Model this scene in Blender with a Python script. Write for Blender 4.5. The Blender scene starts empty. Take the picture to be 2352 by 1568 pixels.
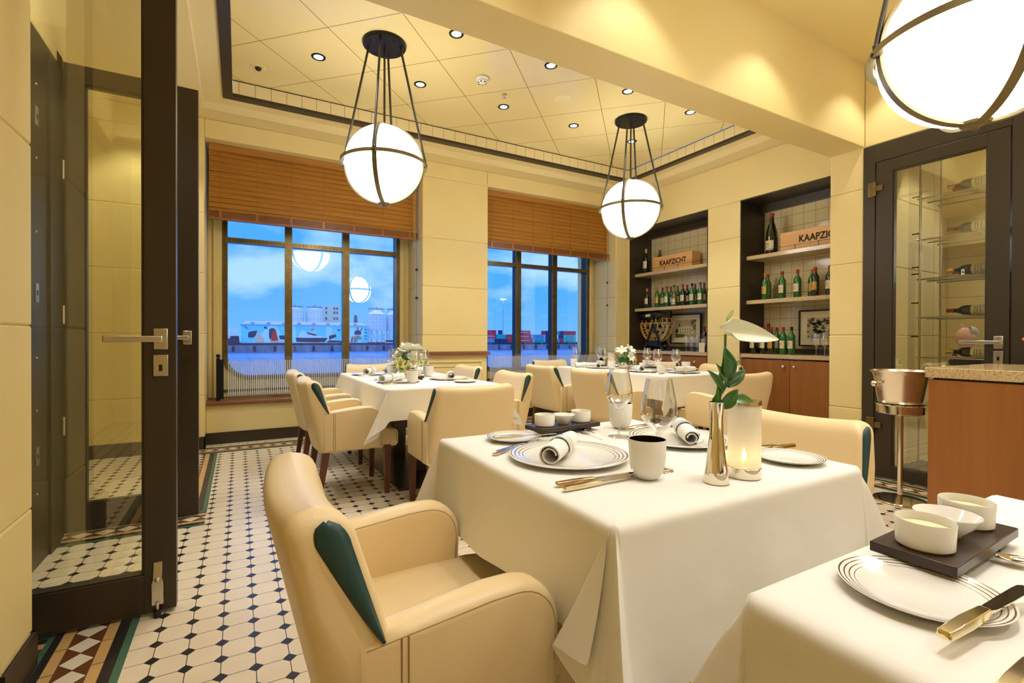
import bpy, bmesh, math, random
from mathutils import Vector, Matrix
PI=math.pi; S=bpy.context.scene; C=S.collection; R=random.Random(7)
D=math.radians
# ------------------------------------------------ camera, world, exposure
cam=bpy.data.cameras.new('camera'); co=bpy.data.objects.new('camera',cam); C.objects.link(co); S.camera=co
cam.sensor_width=36; cam.lens=36*1114.5/2352; cam.clip_start=.02; cam.clip_end=5000
_y,_p,_r=.5125,.0061,.00322
_rt=Vector((math.cos(_y),-math.sin(_y),0)); _fw=Vector((math.sin(_y),math.cos(_y),0)); _up=Vector((0,0,1))
f2=_fw*math.cos(_p)-_up*math.sin(_p); u2=_up*math.cos(_p)+_fw*math.sin(_p)
r3=_rt*math.cos(_r)+u2*math.sin(_r); u3=u2*math.cos(_r)-_rt*math.sin(_r)
m=Matrix((r3,u3,-f2)).transposed().to_4x4(); m.translation=(0,0,1.10); co.matrix_world=m
S.view_settings.view_transform='Standard'; S.view_settings.look='None'; S.view_settings.exposure=0.66; S.view_settings.gamma=1
W=bpy.data.worlds.new('sky'); S.world=W; W.use_nodes=True
def world():
    nt=W.node_tree; n=nt.nodes; L=nt.links
    for x in list(n): n.remove(x)
    out=n.new('ShaderNodeOutputWorld'); bg=n.new('ShaderNodeBackground'); L.new(bg.outputs[0],out.inputs[0])
    tc=n.new('ShaderNodeTexCoord'); sp=n.new('ShaderNodeSeparateXYZ'); L.new(tc.outputs['Generated'],sp.inputs[0])
    ramp=n.new('ShaderNodeValToRGB'); e=ramp.color_ramp.elements
    e[0].position=.0; e[0].color=(.10,.31,.78,1); e[1].position=.62; e[1].color=(.60,.85,1.2,1)
    a=ramp.color_ramp.elements.new(.08); a.color=(.055,.28,.86,1); a=ramp.color_ramp.elements.new(.34); a.color=(.05,.27,.85,1)
    L.new(sp.outputs[2],ramp.inputs[0])
    mp=n.new('ShaderNodeMapping'); mp.inputs['Scale'].default_value=(1,1,1.9); mp.inputs['Location'].default_value=(.35,.2,.1); L.new(tc.outputs['Generated'],mp.inputs[0])
    nz=n.new('ShaderNodeTexNoise'); nz.inputs['Scale'].default_value=7.5; nz.inputs['Detail'].default_value=7; nz.inputs['Roughness'].default_value=.5; L.new(mp.outputs[0],nz.inputs[0])
    # cloud bank: strongest 5 to 12 degrees above the horizon
    band=n.new('ShaderNodeValToRGB'); b=band.color_ramp.elements; b[0].position=.045; b[0].color=(0,0,0,1); b[1].position=.40; b[1].color=(.25,.25,.25,1)
    c=band.color_ramp.elements.new(.11); c.color=(1,1,1,1); c=band.color_ramp.elements.new(.17); c.color=(.75,.75,.75,1); c=band.color_ramp.elements.new(.22); c.color=(.25,.25,.25,1)
    L.new(sp.outputs[2],band.inputs[0])
    add=n.new('ShaderNodeMath'); add.operation='MULTIPLY_ADD'; L.new(band.outputs[0],add.inputs[0]); add.inputs[1].default_value=.26; L.new(nz.outputs[0],add.inputs[2])
    cr=n.new('ShaderNodeValToRGB'); cr.color_ramp.elements[0].position=.62; cr.color_ramp.elements[1].position=.82; L.new(add.outputs[0],cr.inputs[0])
    mx=n.new('ShaderNodeMix'); mx.data_type='RGBA'; L.new(cr.outputs[0],mx.inputs[0]); L.new(ramp.outputs[0],mx.inputs[6]); mx.inputs[7].default_value=(.27,.47,.86,1)
    L.new(mx.outputs[2],bg.inputs[0]); bg.inputs[1].default_value=1.15
world()
# lamp strengths used by the lamp builders below
GLOBE=7.0; SPOT=33.0
# ------------------------------------------------ materials
def mat(name,col,rough=.5,metal=0,bump=None,var=None,**k):
    mt=bpy.data.materials.new(name); mt.use_nodes=True; nt=mt.node_tree; p=nt.nodes['Principled BSDF']
    p.inputs['Base Color'].default_value=(*col,1); p.inputs['Roughness'].default_value=rough; p.inputs['Metallic'].default_value=metal
    for a,v in k.items(): p.inputs[a.replace('_',' ')].default_value=v
    tc=None
    if bump or var:
        tc=nt.nodes.new('ShaderNodeTexCoord')
        mp=nt.nodes.new('ShaderNodeMapping'); nt.links.new(tc.outputs['Object'],mp.inputs[0])
        mp.inputs['Scale'].default_value=(var or bump)[2] if len((var or bump))>2 else (1,1,1)
    if var:
        nz=nt.nodes.new('ShaderNodeTexNoise'); nz.inputs['Scale'].default_value=var[1]; nz.inputs['Detail'].default_value=4; nt.links.new(mp.outputs[0],nz.inputs[0])
        cr=nt.nodes.new('ShaderNodeValToRGB'); cr.color_ramp.elements[0].position=.3; cr.color_ramp.elements[1].position=.7
        cr.color_ramp.elements[0].color=(*var[0],1); cr.color_ramp.elements[1].color=(*col,1)
        nt.links.new(nz.outputs[0],cr.inputs[0]); nt.links.new(cr.outputs[0],p.inputs['Base Color'])
    if bump:
        nb=nt.nodes.new('ShaderNodeTexNoise'); nb.inputs['Scale'].default_value=bump[1]; nb.inputs['Detail'].default_value=3; nt.links.new(tc.outputs['Object'],nb.inputs[0])
        b=nt.nodes.new('ShaderNodeBump'); b.inputs['Strength'].default_value=bump[0]; b.inputs['Distance'].default_value=.01; nt.links.new(nb.outputs[0],b.inputs['Height']); nt.links.new(b.outputs[0],p.inputs['Normal'])
    return mt
def emis(name,col,st):
    mt=bpy.data.materials.new(name); mt.use_nodes=True; nt=mt.node_tree; p=nt.nodes['Principled BSDF']
    p.inputs['Base Color'].default_value=(*col,1); p.inputs['Emission Color'].default_value=(*col,1); p.inputs['Emission Strength'].default_value=st; p.inputs['Roughness'].default_value=.3
    return mt
def glassmat(name,tint=(1,1,1),ior=1.45,base=.0,rough=.0,gl=(1,1,1),pw=4.0):
    mt=bpy.data.materials.new(name); mt.use_nodes=True; nt=mt.node_tree; n=nt.nodes
    for x in list(n): n.remove(x)
    out=n.new('ShaderNodeOutputMaterial'); mx=n.new('ShaderNodeMixShader'); t=n.new('ShaderNodeBsdfTransparent'); g=n.new('ShaderNodeBsdfGlossy')
    t.inputs[0].default_value=(*tint,1); g.inputs['Roughness'].default_value=rough; g.inputs['Color'].default_value=(*gl,1)
    fr=n.new('ShaderNodeLayerWeight'); fr.inputs[0].default_value=.5     # facing term, the same from both sides
    pw_=n.new('ShaderNodeMath'); pw_.operation='POWER'; nt.links.new(fr.outputs['Facing'],pw_.inputs[0]); pw_.inputs[1].default_value=pw
    f0=((ior-1)/(ior+1))**2+base
    ad=n.new('ShaderNodeMath'); ad.operation='MULTIPLY_ADD'; ad.use_clamp=True; nt.links.new(pw_.outputs[0],ad.inputs[0]); ad.inputs[1].default_value=.9-f0; ad.inputs[2].default_value=f0
    nt.links.new(ad.outputs[0],mx.inputs[0]); nt.links.new(t.outputs[0],mx.inputs[1]); nt.links.new(g.outputs[0],mx.inputs[2]); nt.links.new(mx.outputs[0],out.inputs[0])
    return mt
M={}
M['wall']=mat('cream_wall',(.80,.655,.30),.55,var=((.77,.61,.25),1.6,(1,1,1)))
M['ceil']=mat('ceiling_cream',(.80,.655,.30),.32)
M['soffit']=mat('soffit_cream',(.80,.67,.34),.5)
M['dark']=mat('dark_bronze_metal',(.046,.034,.019),.38,.25)
M['black']=mat('black_metal',(.012,.011,.010),.35,.4)
M['bronze']=mat('riveted_bronze',(.22,.15,.05),.33,.75,var=((.14,.10,.035),9))
M['rivet']=mat('rivet',(.05,.035,.012),.3,.8)
M['ring']=mat('aged_brass',(.22,.18,.085),.38,.6)
M['groove']=mat('joint_shadow',(.25,.16,.05),.8)
M['steel']=mat('brushed_steel',(.62,.59,.52),.3,1)
M['chrome']=mat('polished_silver',(.80,.74,.62),.07,1)
M['gold']=mat('warm_silver',(.86,.74,.46),.14,1)
M['darkmirror']=mat('dark_silver_lining',(.06,.042,.022),.25,.8)
M['leather']=mat('cream_leather',(.78,.61,.33),.38,bump=(.04,220))
M['teal']=mat('teal_leather',(.012,.055,.055),.4,bump=(.1,160))
M['stitch']=mat('seam_thread',(.30,.19,.07),.7)
M['legwood']=mat('mahogany_leg',(.13,.038,.013),.38,var=((.085,.024,.009),9,(1,1,.15)))
M['cherry']=mat('cherry_veneer',(.34,.13,.028),.38,var=((.27,.096,.018),14,(1,1,.06)))
M['blindwood']=mat('blind_wood',(.46,.205,.028),.38,var=((.33,.13,.016),8,(.15,1,6)))
M['sillwood']=mat('sill_wood',(.26,.10,.035),.4,var=((.17,.06,.02),12,(.1,1,1)))
M['pine']=mat('pine_crate',(.80,.48,.17),.5,var=((.66,.34,.09),5,(1,.25,3)))
M['ink']=mat('burnt_lettering',(.03,.012,.006),.8)
M['white']=mat('porcelain',(.86,.84,.76),.12)
M['cloth']=mat('white_linen',(.86,.84,.77),.85,bump=(.7,5.5))
M['napkin']=mat('napkin_linen',(.90,.88,.82),.8)
M['wood_dark']=mat('dark_walnut',(.035,.016,.010),.3)
M['basedark']=mat('dark_base',(.045,.032,.016),.22,.3)
M['brass']=mat('brass_plate',(.55,.36,.08),.15,1)
M['candlewax']=mat('frosted_candle_glass',(.85,.80,.66),.5,Subsurface_Weight=.0)
M['leaf']=mat('leaf_green',(.018,.10,.012),.3,var=((.03,.14,.02),20)); M['leaf2']=mat('pale_leaf_green',(.09,.22,.05),.4)
M['spathe']=mat('white_spathe',(.84,.86,.68),.4); M['spadix']=mat('spadix_green',(.35,.42,.08),.6)
M['stemg']=mat('stem_green',(.07,.24,.03),.4)
M['petal']=mat('petal_white',(.86,.84,.70),.6); M['petaly']=mat('petal_lime',(.62,.66,.22),.5); M['orchidred']=mat('orchid_throat',(.45,.10,.03),.5)
M['orange']=mat('orange_petal',(.75,.16,.03),.4)
M['cream_sauce']=mat('butter',(.84,.74,.42),.5)
M['oil']=mat('balsamic',(.02,.008,.004),.3)
M['bgreen']=mat('green_bottle_glass',(.02,.13,.015),.08,0,Coat_Weight=.6); M['bdark']=mat('dark_bottle_glass',(.010,.014,.006),.08,Coat_Weight=.6); M['bamber']=mat('olive_bottle_glass',(.10,.09,.012),.08,Coat_Weight=.6)
M['label']=mat('paper_label',(.72,.64,.42),.7,var=((.60,.52,.32),60)); M['labelgold']=mat('gold_label',(.55,.32,.05),.4,.4); M['labelorange']=mat('orange_label',(.60,.20,.03),.6)
M['foilred']=mat('red_foil',(.35,.02,.015),.3); M['foilgold']=mat('gold_foil',(.60,.36,.08),.3,.6); M['foilblk']=mat('black_foil',(.02,.012,.010),.3); M['foilor']=mat('orange_foil',(.60,.14,.04),.35); M['foilgreen']=mat('green_foil',(.03,.16,.02),.3)
M['glass']=glassmat('window_glass',(.96,.98,1),1.45,.012)
M['doorglass']=glassmat('door_glass',(.95,.95,.86),1.5,.06)
M['wineglass']=glassmat('crystal',(.965,.965,.955),1.5,.055,pw=2.0)
M['crystalstem']=glassmat('crystal_stem',(.93,.93,.92),1.5,.16,pw=1.6)
M['brushed']=mat('brushed_silver',(.80,.73,.62),.24,1)
M['rod']=mat('dark_bronze_rod',(.055,.048,.032),.38,.5)
M['balglass']=glassmat('balustrade_glass',(.93,.93,.90),1.4,.02)
M['frost']=mat('etched_stripe',(.62,.66,.72),.4); M['slot']=mat('dark_slot',(.05,.03,.015),.6)
M['foot']=mat('rubber',(.015,.013,.012),.7)
M['paper']=mat('mount_board',(.66,.58,.38),.6); M['photo']=mat('sepia_photo',(.42,.34,.16),.5); M['photodark']=mat('photo_dark',(.03,.028,.012),.5); M['photogreen']=mat('photo_green',(.07,.10,.02),.5); M['photolight']=mat('photo_light',(.62,.54,.33),.5)
M['goldrack']=mat('gilded_rack',(.62,.38,.10),.3,.5); M['navy']=mat('navy_steel',(.018,.018,.035),.35,.4)
M['skin']=mat('skin',(.62,.36,.26),.5); M['hair']=mat('grey_hair',(.45,.44,.42),.8); M['jacket']=mat('dark_jacket',(.02,.022,.03),.8)
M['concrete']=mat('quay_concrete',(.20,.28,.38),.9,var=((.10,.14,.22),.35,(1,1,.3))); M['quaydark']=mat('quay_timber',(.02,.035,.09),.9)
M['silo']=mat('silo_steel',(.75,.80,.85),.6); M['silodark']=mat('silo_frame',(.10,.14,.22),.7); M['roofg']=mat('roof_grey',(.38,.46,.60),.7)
M['mblue']=mat('mural_sky',(.20,.80,1.0),.8); M['mlight']=mat('mural_pale',(.55,.95,1.0),.8); M['mred']=mat('mural_red',(.85,.03,.04),.8); M['mdark']=mat('mural_dark',(.02,.05,.12),.8); M['mtan']=mat('mural_tan',(.85,.66,.45),.8); M['mgreen']=mat('mural_green',(.25,.35,.25),.8)
M['cred']=mat('container_red',(.62,.03,.06),.7); M['cblue']=mat('container_blue',(.10,.28,.50),.7); M['cteal']=mat('container_teal',(.02,.40,.38),.7); M['cnavy']=mat('container_navy',(.03,.04,.16),.7); M['cwhite']=mat('container_white',(.8,.88,.95),.7)
M['bldg']=mat('office_pale',(.65,.70,.66),.8)
M['curtain']=mat('yellow_curtain',(.52,.44,.10),.8)
M['sandwall']=mat('far_room_wall',(.62,.50,.22),.6)
def water():
    mt=bpy.data.materials.new('harbour_water'); mt.use_nodes=True; nt=mt.node_tree; p=nt.nodes['Principled BSDF']
    p.inputs['Base Color'].default_value=(.06,.22,.70,1); p.inputs['Roughness'].default_value=.3
    tc=nt.nodes.new('ShaderNodeTexCoord'); mp=nt.nodes.new('ShaderNodeMapping'); mp.inputs['Scale'].default_value=(.25,.9,1); nt.links.new(tc.outputs['Object'],mp.inputs[0])
    nz=nt.nodes.new('ShaderNodeTexNoise'); nz.inputs['Scale'].default_value=1.2; nz.inputs['Detail'].default_value=5; nt.links.new(mp.outputs[0],nz.inputs[0])
    b=nt.nodes.new('ShaderNodeBump'); b.inputs['Strength'].default_value=.55; b.inputs['Distance'].default_value=.35; nt.links.new(nz.outputs[0],b.inputs['Height']); nt.links.new(b.outputs[0],p.inputs['Normal'])
    return mt
M['water']=water()
class NT:   # tiny node helper
    def __init__(s,name):
        s.m=bpy.data.materials.new(name); s.m.use_nodes=True; s.nt=s.m.node_tree; s.p=s.nt.nodes['Principled BSDF']; s.n=s.nt.nodes; s.L=s.nt.links
        s.tc=s.n.new('ShaderNodeTexCoord')
    def math(s,op,a,b=None,c=None):
        x=s.n.new('ShaderNodeMath'); x.operation=op
        for i,v in enumerate((a,b,c)):
            if v is None: continue
            if isinstance(v,(int,float)): x.inputs[i].default_value=v
            else: s.L.new(v,x.inputs[i])
        return x.outputs[0]
    def xyz(s):
        sp=s.n.new('ShaderNodeSeparateXYZ'); s.L.new(s.tc.outputs['Object'],sp.inputs[0]); return sp.outputs
    def mix(s,f,a,b):
        x=s.n.new('ShaderNodeMix'); x.data_type='RGBA'
        s.L.new(f,x.inputs[0])
        for i,v in ((6,a),(7,b)):
            if isinstance(v,tuple): x.inputs[i].default_value=(*v,1)
            else: s.L.new(v,x.inputs[i])
        return x.outputs[2]
def floor_mat():
    s=NT('octagon_tile'); x,y,z=s.xyz(); P=.1027
    def cell(v,off):
        t=s.math('ADD',v,off); t=s.math('DIVIDE',t,P); t=s.math('FRACT',t); t=s.math('SUBTRACT',t,.5); return s.math('ABSOLUTE',t)
    a=cell(x,.053+20*P); b=cell(y,20*P-2.03+P*0)     # 0.5 at a dot
    sm=s.math('ADD',a,b)                       # 1 at the dot centre
    dot=s.math('GREATER_THAN',sm,1-.215)
    g1=s.math('GREATER_THAN',s.math('MAXIMUM',a,b),.5-.014)
    g2=s.math('LESS_THAN',s.math('ABSOLUTE',s.math('SUBTRACT',sm,1-.215)),.018)
    gr=s.math('MAXIMUM',g1,g2)
    nz=s.n.new('ShaderNodeTexNoise'); nz.inputs['Scale'].default_value=7; s.L.new(s.tc.outputs['Object'],nz.inputs[0])
    base=s.mix(nz.outputs[0],(.66,.55,.37),(.76,.65,.47))
    col=s.mix(gr,base,(.07,.045,.03)); col=s.mix(dot,col,(.019,.016,.016))
    s.L.new(col,s.p.inputs['Base Color']); s.p.inputs['Roughness'].default_value=.28
    b=s.n.new('ShaderNodeBump'); b.inputs['Strength'].default_value=.25; b.inputs['Distance'].default_value=.002; b.invert=True; s.L.new(gr,b.inputs['Height']); s.L.new(b.outputs[0],s.p.inputs['Normal'])
    return s.m
M['octagon']=floor_mat()
def tiles_mat(name,axis,pu,pv,col,grout,gw=.03,stag=0,rough=.12,gloss=.4):
    s=NT(name); o=s.xyz(); u=o[axis[0]]; v=o[axis[1]]
    vv=s.math('DIVIDE',s.math('ADD',v,50*pv),pv)
    uu=s.math('DIVIDE',s.math('ADD',u,50*pu),pu)
    if stag: uu=s.math('ADD',uu,s.math('MULTIPLY',s.math('FLOOR',vv),.5))
    fa=s.math('ABSOLUTE',s.math('SUBTRACT',s.math('FRACT',uu),.5)); fb=s.math('ABSOLUTE',s.math('SUBTRACT',s.math('FRACT',vv),.5))
    g=s.math('MAXIMUM',s.math('GREATER_THAN',fa,.5-gw),s.math('GREATER_THAN',fb,.5-gw*pu/pv))
    s.L.new(s.mix(g,col,grout),s.p.inputs['Base Color']); s.p.inputs['Roughness'].default_value=rough
    nz=s.n.new('ShaderNodeTexNoise'); nz.inputs['Scale'].default_value=14; s.L.new(s.tc.outputs['Object'],nz.inputs[0])
    h=s.math('SUBTRACT',s.math('MULTIPLY',nz.outputs[0],gloss),g)
    b=s.n.new('ShaderNodeBump'); b.inputs['Strength'].default_value=.5; b.inputs['Distance'].default_value=.004; s.L.new(h,b.inputs['Height']); s.L.new(b.outputs[0],s.p.inputs['Normal'])
    return s.m
M['splash']=tiles_mat('glazed_cream_tile',(1,2),.135,.135,(.66,.56,.31),(.46,.34,.13),.028)
M['smalltile']=tiles_mat('small_floor_tile',(0,1),.16,.085,(.70,.61,.42),(.16,.11,.05),.02,stag=1,rough=.3,gloss=0)
def strip_mat(name,col,ax,p):
    s=NT(name); o=s.xyz(); f=s.math('ABSOLUTE',s.math('SUBTRACT',s.math('FRACT',s.math('DIVIDE',s.math('ADD',o[ax],50*p),p)),.5)); g=s.math('GREATER_THAN',f,.487)
    s.L.new(s.mix(g,col,(.06,.04,.03)),s.p.inputs['Base Color']); s.p.inputs['Roughness'].default_value=.3; return s.m
def diamond_mat(name,ax,other,v0,p,w,ph=0):
    s=NT(name); o=s.xyz()
    a=s.math('ABSOLUTE',s.math('SUBTRACT',s.math('FRACT',s.math('DIVIDE',s.math('ADD',o[ax],50*p+ph),p)),.5))
    b=s.math('DIVIDE',s.math('ABSOLUTE',s.math('SUBTRACT',o[other],v0)),w)
    f=s.math('ADD',s.math('MULTIPLY',a,2),b)
    c=s.mix(s.math('LESS_THAN',f,.96),(.13,.045,.015),(.70,.61,.47)); c=s.mix(s.math('LESS_THAN',s.math('ABSOLUTE',s.math('SUBTRACT',f,.98)),.03),c,(.06,.04,.03))
    s.L.new(c,s.p.inputs['Base Color']); s.p.inputs['Roughness'].default_value=.3; return s.m
def granite():
    s=NT('speckled_granite'); v=s.n.new('ShaderNodeTexVoronoi'); v.inputs['Scale'].default_value=150; s.L.new(s.tc.outputs['Object'],v.inputs[0])
    nz=s.n.new('ShaderNodeTexNoise'); nz.inputs['Scale'].default_value=90; nz.inputs['Detail'].default_value=4; s.L.new(s.tc.outputs['Object'],nz.inputs[0])
    a=s.mix(s.math('GREATER_THAN',nz.outputs[0],.56),(.58,.44,.23),(.42,.28,.12)); b=s.mix(s.math('LESS_THAN',v.outputs[0],.16),a,(.16,.10,.05))
    s.L.new(b,s.p.inputs['Base Color']); s.p.inputs['Roughness'].default_value=.15; return s.m
M['granite']=granite()
def plate_mat(name,rings,w):
    s=NT(name); x,y,z=s.xyz(); r=s.math('SQRT',s.math('ADD',s.math('MULTIPLY',x,x),s.math('MULTIPLY',y,y))); g=None
    for q,ww in rings:
        t=s.math('LESS_THAN',s.math('ABSOLUTE',s.math('SUBTRACT',r,q)),ww); g=t if g is None else s.math('MAXIMUM',g,t)
    s.L.new(s.mix(g,(.87,.85,.78),(.26,.20,.14)),s.p.inputs['Base Color']); s.p.inputs['Roughness'].default_value=.1; s.L.new(s.math('MULTIPLY',g,.7),s.p.inputs['Metallic']); return s.m
M['charger']=plate_mat('ringed_charger',((.163,.0016),(.152,.0013),(.141,.0010),(.130,.0007)),0)
M['breadp']=plate_mat('ringed_side_plate',((.0885,.0010),(.0825,.0008),(.0765,.0007),(.0705,.0004)),0)
def ceil_mat():
    s=NT('diagonal_ceiling_panel'); x,y,z=s.xyz()
    def ln(v,off,p):
        f=s.math('ABSOLUTE',s.math('SUBTRACT',s.math('FRACT',s.math('DIVIDE',s.math('ADD',v,off),p)),.5)); return s.math('GREATER_THAN',f,.5-.0045)
    P=.8915
    g=s.math('MAXIMUM',ln(s.math('ADD',x,y),20*P-4.525,P),ln(s.math('SUBTRACT',y,x),20*P-4.235,P))
    s.L.new(s.mix(g,(.80,.655,.30),(.22,.13,.03)),s.p.inputs['Base Color']); s.p.inputs['Roughness'].default_value=.2; return s.m
M['ceilpanel']=ceil_mat()
# ------------------------------------------------ mesh helpers
class MB:
    def __init__(s): s.bm=bmesh.new()
    def _f(s,vs,mi):
        try: f=s.bm.faces.new(vs); f.material_index=mi; return f
        except ValueError: return None
    def box(s,x0,x1,y0,y1,z0,z1,mi=0):
        v=[s.bm.verts.new(p) for p in ((x0,y0,z0),(x1,y0,z0),(x1,y1,z0),(x0,y1,z0),(x0,y0,z1),(x1,y0,z1),(x1,y1,z1),(x0,y1,z1))]
        for q in ((0,3,2,1),(4,5,6,7),(0,1,5,4),(1,2,6,5),(2,3,7,6),(3,0,4,7)): s._f([v[i] for i in q],mi)
        return s
    def obox(s,c,ex,ey,ez,mi=0):   # oriented box: centre + half axis vectors
        c=Vector(c);ex=Vector(ex);ey=Vector(ey);ez=Vector(ez)
        v=[s.bm.verts.new(c+a*ex+b*ey+d*ez) for a,b,d in ((-1,-1,-1),(1,-1,-1),(1,1,-1),(-1,1,-1),(-1,-1,1),(1,-1,1),(1,1,1),(-1,1,1))]
        for q in ((0,3,2,1),(4,5,6,7),(0,1,5,4),(1,2,6,5),(2,3,7,6),(3,0,4,7)): s._f([v[i] for i in q],mi)
        return s
    def loft(s,rings,mi=0,caps=True,closed=True):
        rr=[[s.bm.verts.new(p) for p in r] for r in rings]; n=len(rr[0])
        for a,b in zip(rr,rr[1:]):
            for i in range(n if closed else n-1): s._f([a[i],a[(i+1)%n],b[(i+1)%n],b[i]],mi)
        if caps and closed: s._f(list(reversed(rr[0])),mi); s._f(rr[-1],mi)
        return s
    def lathe(s,prof,c=(0,0,0),n=32,mi=0,ax='z'):
        c=Vector(c); rings=[]
        for r,h in prof:
            ring=[]
            for i in range(n):
                a=2*PI*i/n; x,y=r*math.cos(a),r*math.sin(a)
                ring.append(c+(Vector((x,y,h)) if ax=='z' else Vector((h,x,y)) if ax=='x' else Vector((y,h,x))))
            rings.append(ring)
        s.loft(rings,mi,caps=False); return s
    def tube(s,pts,r,n=10,mi=0,caps=True,closed=False):
        pts=[Vector(p) for p in pts]; rs=r if isinstance(r,(list,tuple)) else [r]*len(pts); rings=[]; up=None
        for i,p in enumerate(pts):
            if closed: t=(pts[(i+1)%len(pts)]-pts[i-1])
            else: t=(pts[min(i+1,len(pts)-1)]-pts[max(i-1,0)])
            t.normalize()
            if up is None: up=Vector((0,0,1)) if abs(t.z)<.9 else Vector((1,0,0))
            u=(up-t*up.dot(t)).normalized(); w=t.cross(u); up=u
            rings.append([p+rs[i]*(math.cos(2*PI*k/n)*u+math.sin(2*PI*k/n)*w) for k in range(n)])
        if closed: rings.append(rings[0])
        s.loft(rings,mi,caps and not closed); return s
    def ball(s,c,r,mi=0,nu=20,nv=12,sc=(1,1,1)):
        rings=[]
        for j in range(1,nv):
            a=PI*j/nv; rings.append([(c[0]+sc[0]*r*math.sin(a)*math.cos(2*PI*i/nu),c[1]+sc[1]*r*math.sin(a)*math.sin(2*PI*i/nu),c[2]-sc[2]*r*math.cos(a)) for i in range(nu)])
        s.loft(rings,mi); return s
    def prism(s,poly,axis,a,b,mi=0):
        def p3(p,t):
            return {'x':(t,p[0],p[1]),'y':(p[0],t,p[1]),'z':(p[0],p[1],t)}[axis]
        s.loft([[p3(p,a) for p in poly],[p3(p,b) for p in poly]],mi); return s
    def grid(s,fn,nu,nv,mi=0):
        g=[[s.bm.verts.new(fn(i/nu,j/nv)) for j in range(nv+1)] for i in range(nu+1)]
        for i in range(nu):
            for j in range(nv): s._f([g[i][j],g[i+1][j],g[i+1][j+1],g[i][j+1]],mi)
        return s
    def tf(s,mx): bmesh.ops.transform(s.bm,matrix=mx,verts=s.bm.verts[:]); return s
    def build(s,name,mats,parent=None,ang=35,bev=0,loc=None,seg=2,solid=0,merge=True):
        if not isinstance(mats,(list,tuple)): mats=[mats]
        if merge: bmesh.ops.remove_doubles(s.bm,verts=s.bm.verts[:],dist=1e-6)
        bmesh.ops.recalc_face_normals(s.bm,faces=s.bm.faces[:])
        me=bpy.data.meshes.new(name); s.bm.to_mesh(me); s.bm.free()
        for mm in mats: me.materials.append(M[mm] if isinstance(mm,str) else mm)
        if ang:
            for p in me.polygons: p.use_smooth=True
            me.set_sharp_from_angle(angle=D(ang))
        o=bpy.data.objects.new(name,me); C.objects.link(o)
        if parent: o.parent=parent
        if loc: o.location=loc
        if solid: q=o.modifiers.new('s','SOLIDIFY'); q.thickness=solid; q.offset=0
        if bev: q=o.modifiers.new('b','BEVEL'); q.width=bev; q.segments=seg; q.limit_method='ANGLE'; q.angle_limit=D(40); q.harden_normals=False
        return o
def tag(o,label,cat,group=None,kind=None):
    o['label']=label; o['category']=cat
    if group: o['group']=group
    if kind: o['kind']=kind
    return o
def thing(name,label,cat,loc=(0,0,0),rz=0,group=None):
    o=bpy.data.objects.new(name,None); o.empty_display_size=.05; C.objects.link(o); o.location=loc; o.rotation_euler=(0,0,rz); return tag(o,label,cat,group)
def struct(o): o['kind']='structure'; return o
def dup(root,loc=None,rz=None,label=None,group=None,scale=None):
    def cp(o,par):
        c=o.copy(); C.objects.link(c)
        if par is not None: c.parent=par
        for ch in list(o.children): cp(ch,c)
        return c
    r=cp(root,None)
    if loc is not None: r.location=loc
    if rz is not None: r.rotation_euler=(0,0,rz)
    if label: r['label']=label
    if group: r['group']=group
    if scale: r.scale=scale
    return r
class Kind:   # first call places the prototype itself, later calls copy it
    def __init__(s,proto): s.p=proto; s.used=False
    def __call__(s,loc,rz=0,label=None,group=None,scale=None):
        if not s.used:
            s.used=True; o=s.p; o.location=loc; o.rotation_euler=(0,0,rz)
            if label: o['label']=label
            if group: o['group']=group
            if scale: o.scale=scale
            return o
        return dup(s.p,loc,rz,label,group,scale or (1,1,1))
def rot(ax,a): return Matrix.Rotation(a,4,ax)
def tr(*v): return Matrix.Translation(Vector(v))
def text(s,name,size,mt,parent,loc,rotm,sx=1,ext=.001,off=0):
    cu=bpy.data.curves.new(name,'FONT'); cu.body=s; cu.size=size; cu.extrude=ext; cu.align_x='CENTER'; cu.align_y='CENTER'; cu.offset=off; cu.resolution_u=3
    t=bpy.data.objects.new(name+'_c',cu); C.objects.link(t)
    bpy.context.view_layer.update()
    me=bpy.data.meshes.new_from_object(t.evaluated_get(bpy.context.evaluated_depsgraph_get())); bpy.data.objects.remove(t)
    me.transform(Matrix.Diagonal((sx,1,1,1))); me.transform(rotm); me.materials.clear(); me.materials.append(M[mt])
    o=bpy.data.objects.new(name,me); C.objects.link(o); o.parent=parent; o.location=loc; return o
# ------------------------------------------------ ROOM SHELL
JO=[.12,.53,1.137,1.735,2.33,3.07]
def stack(mb,x0,x1,y0,y1,z0=.0,z1=3.257,js=JO):
    zs=[z0]+[j for j in js if z0+.02<j<z1-.02]+[z1]
    for a,b in zip(zs,zs[1:]): mb.box(x0,x1,y0,y1,a,b)
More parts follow.
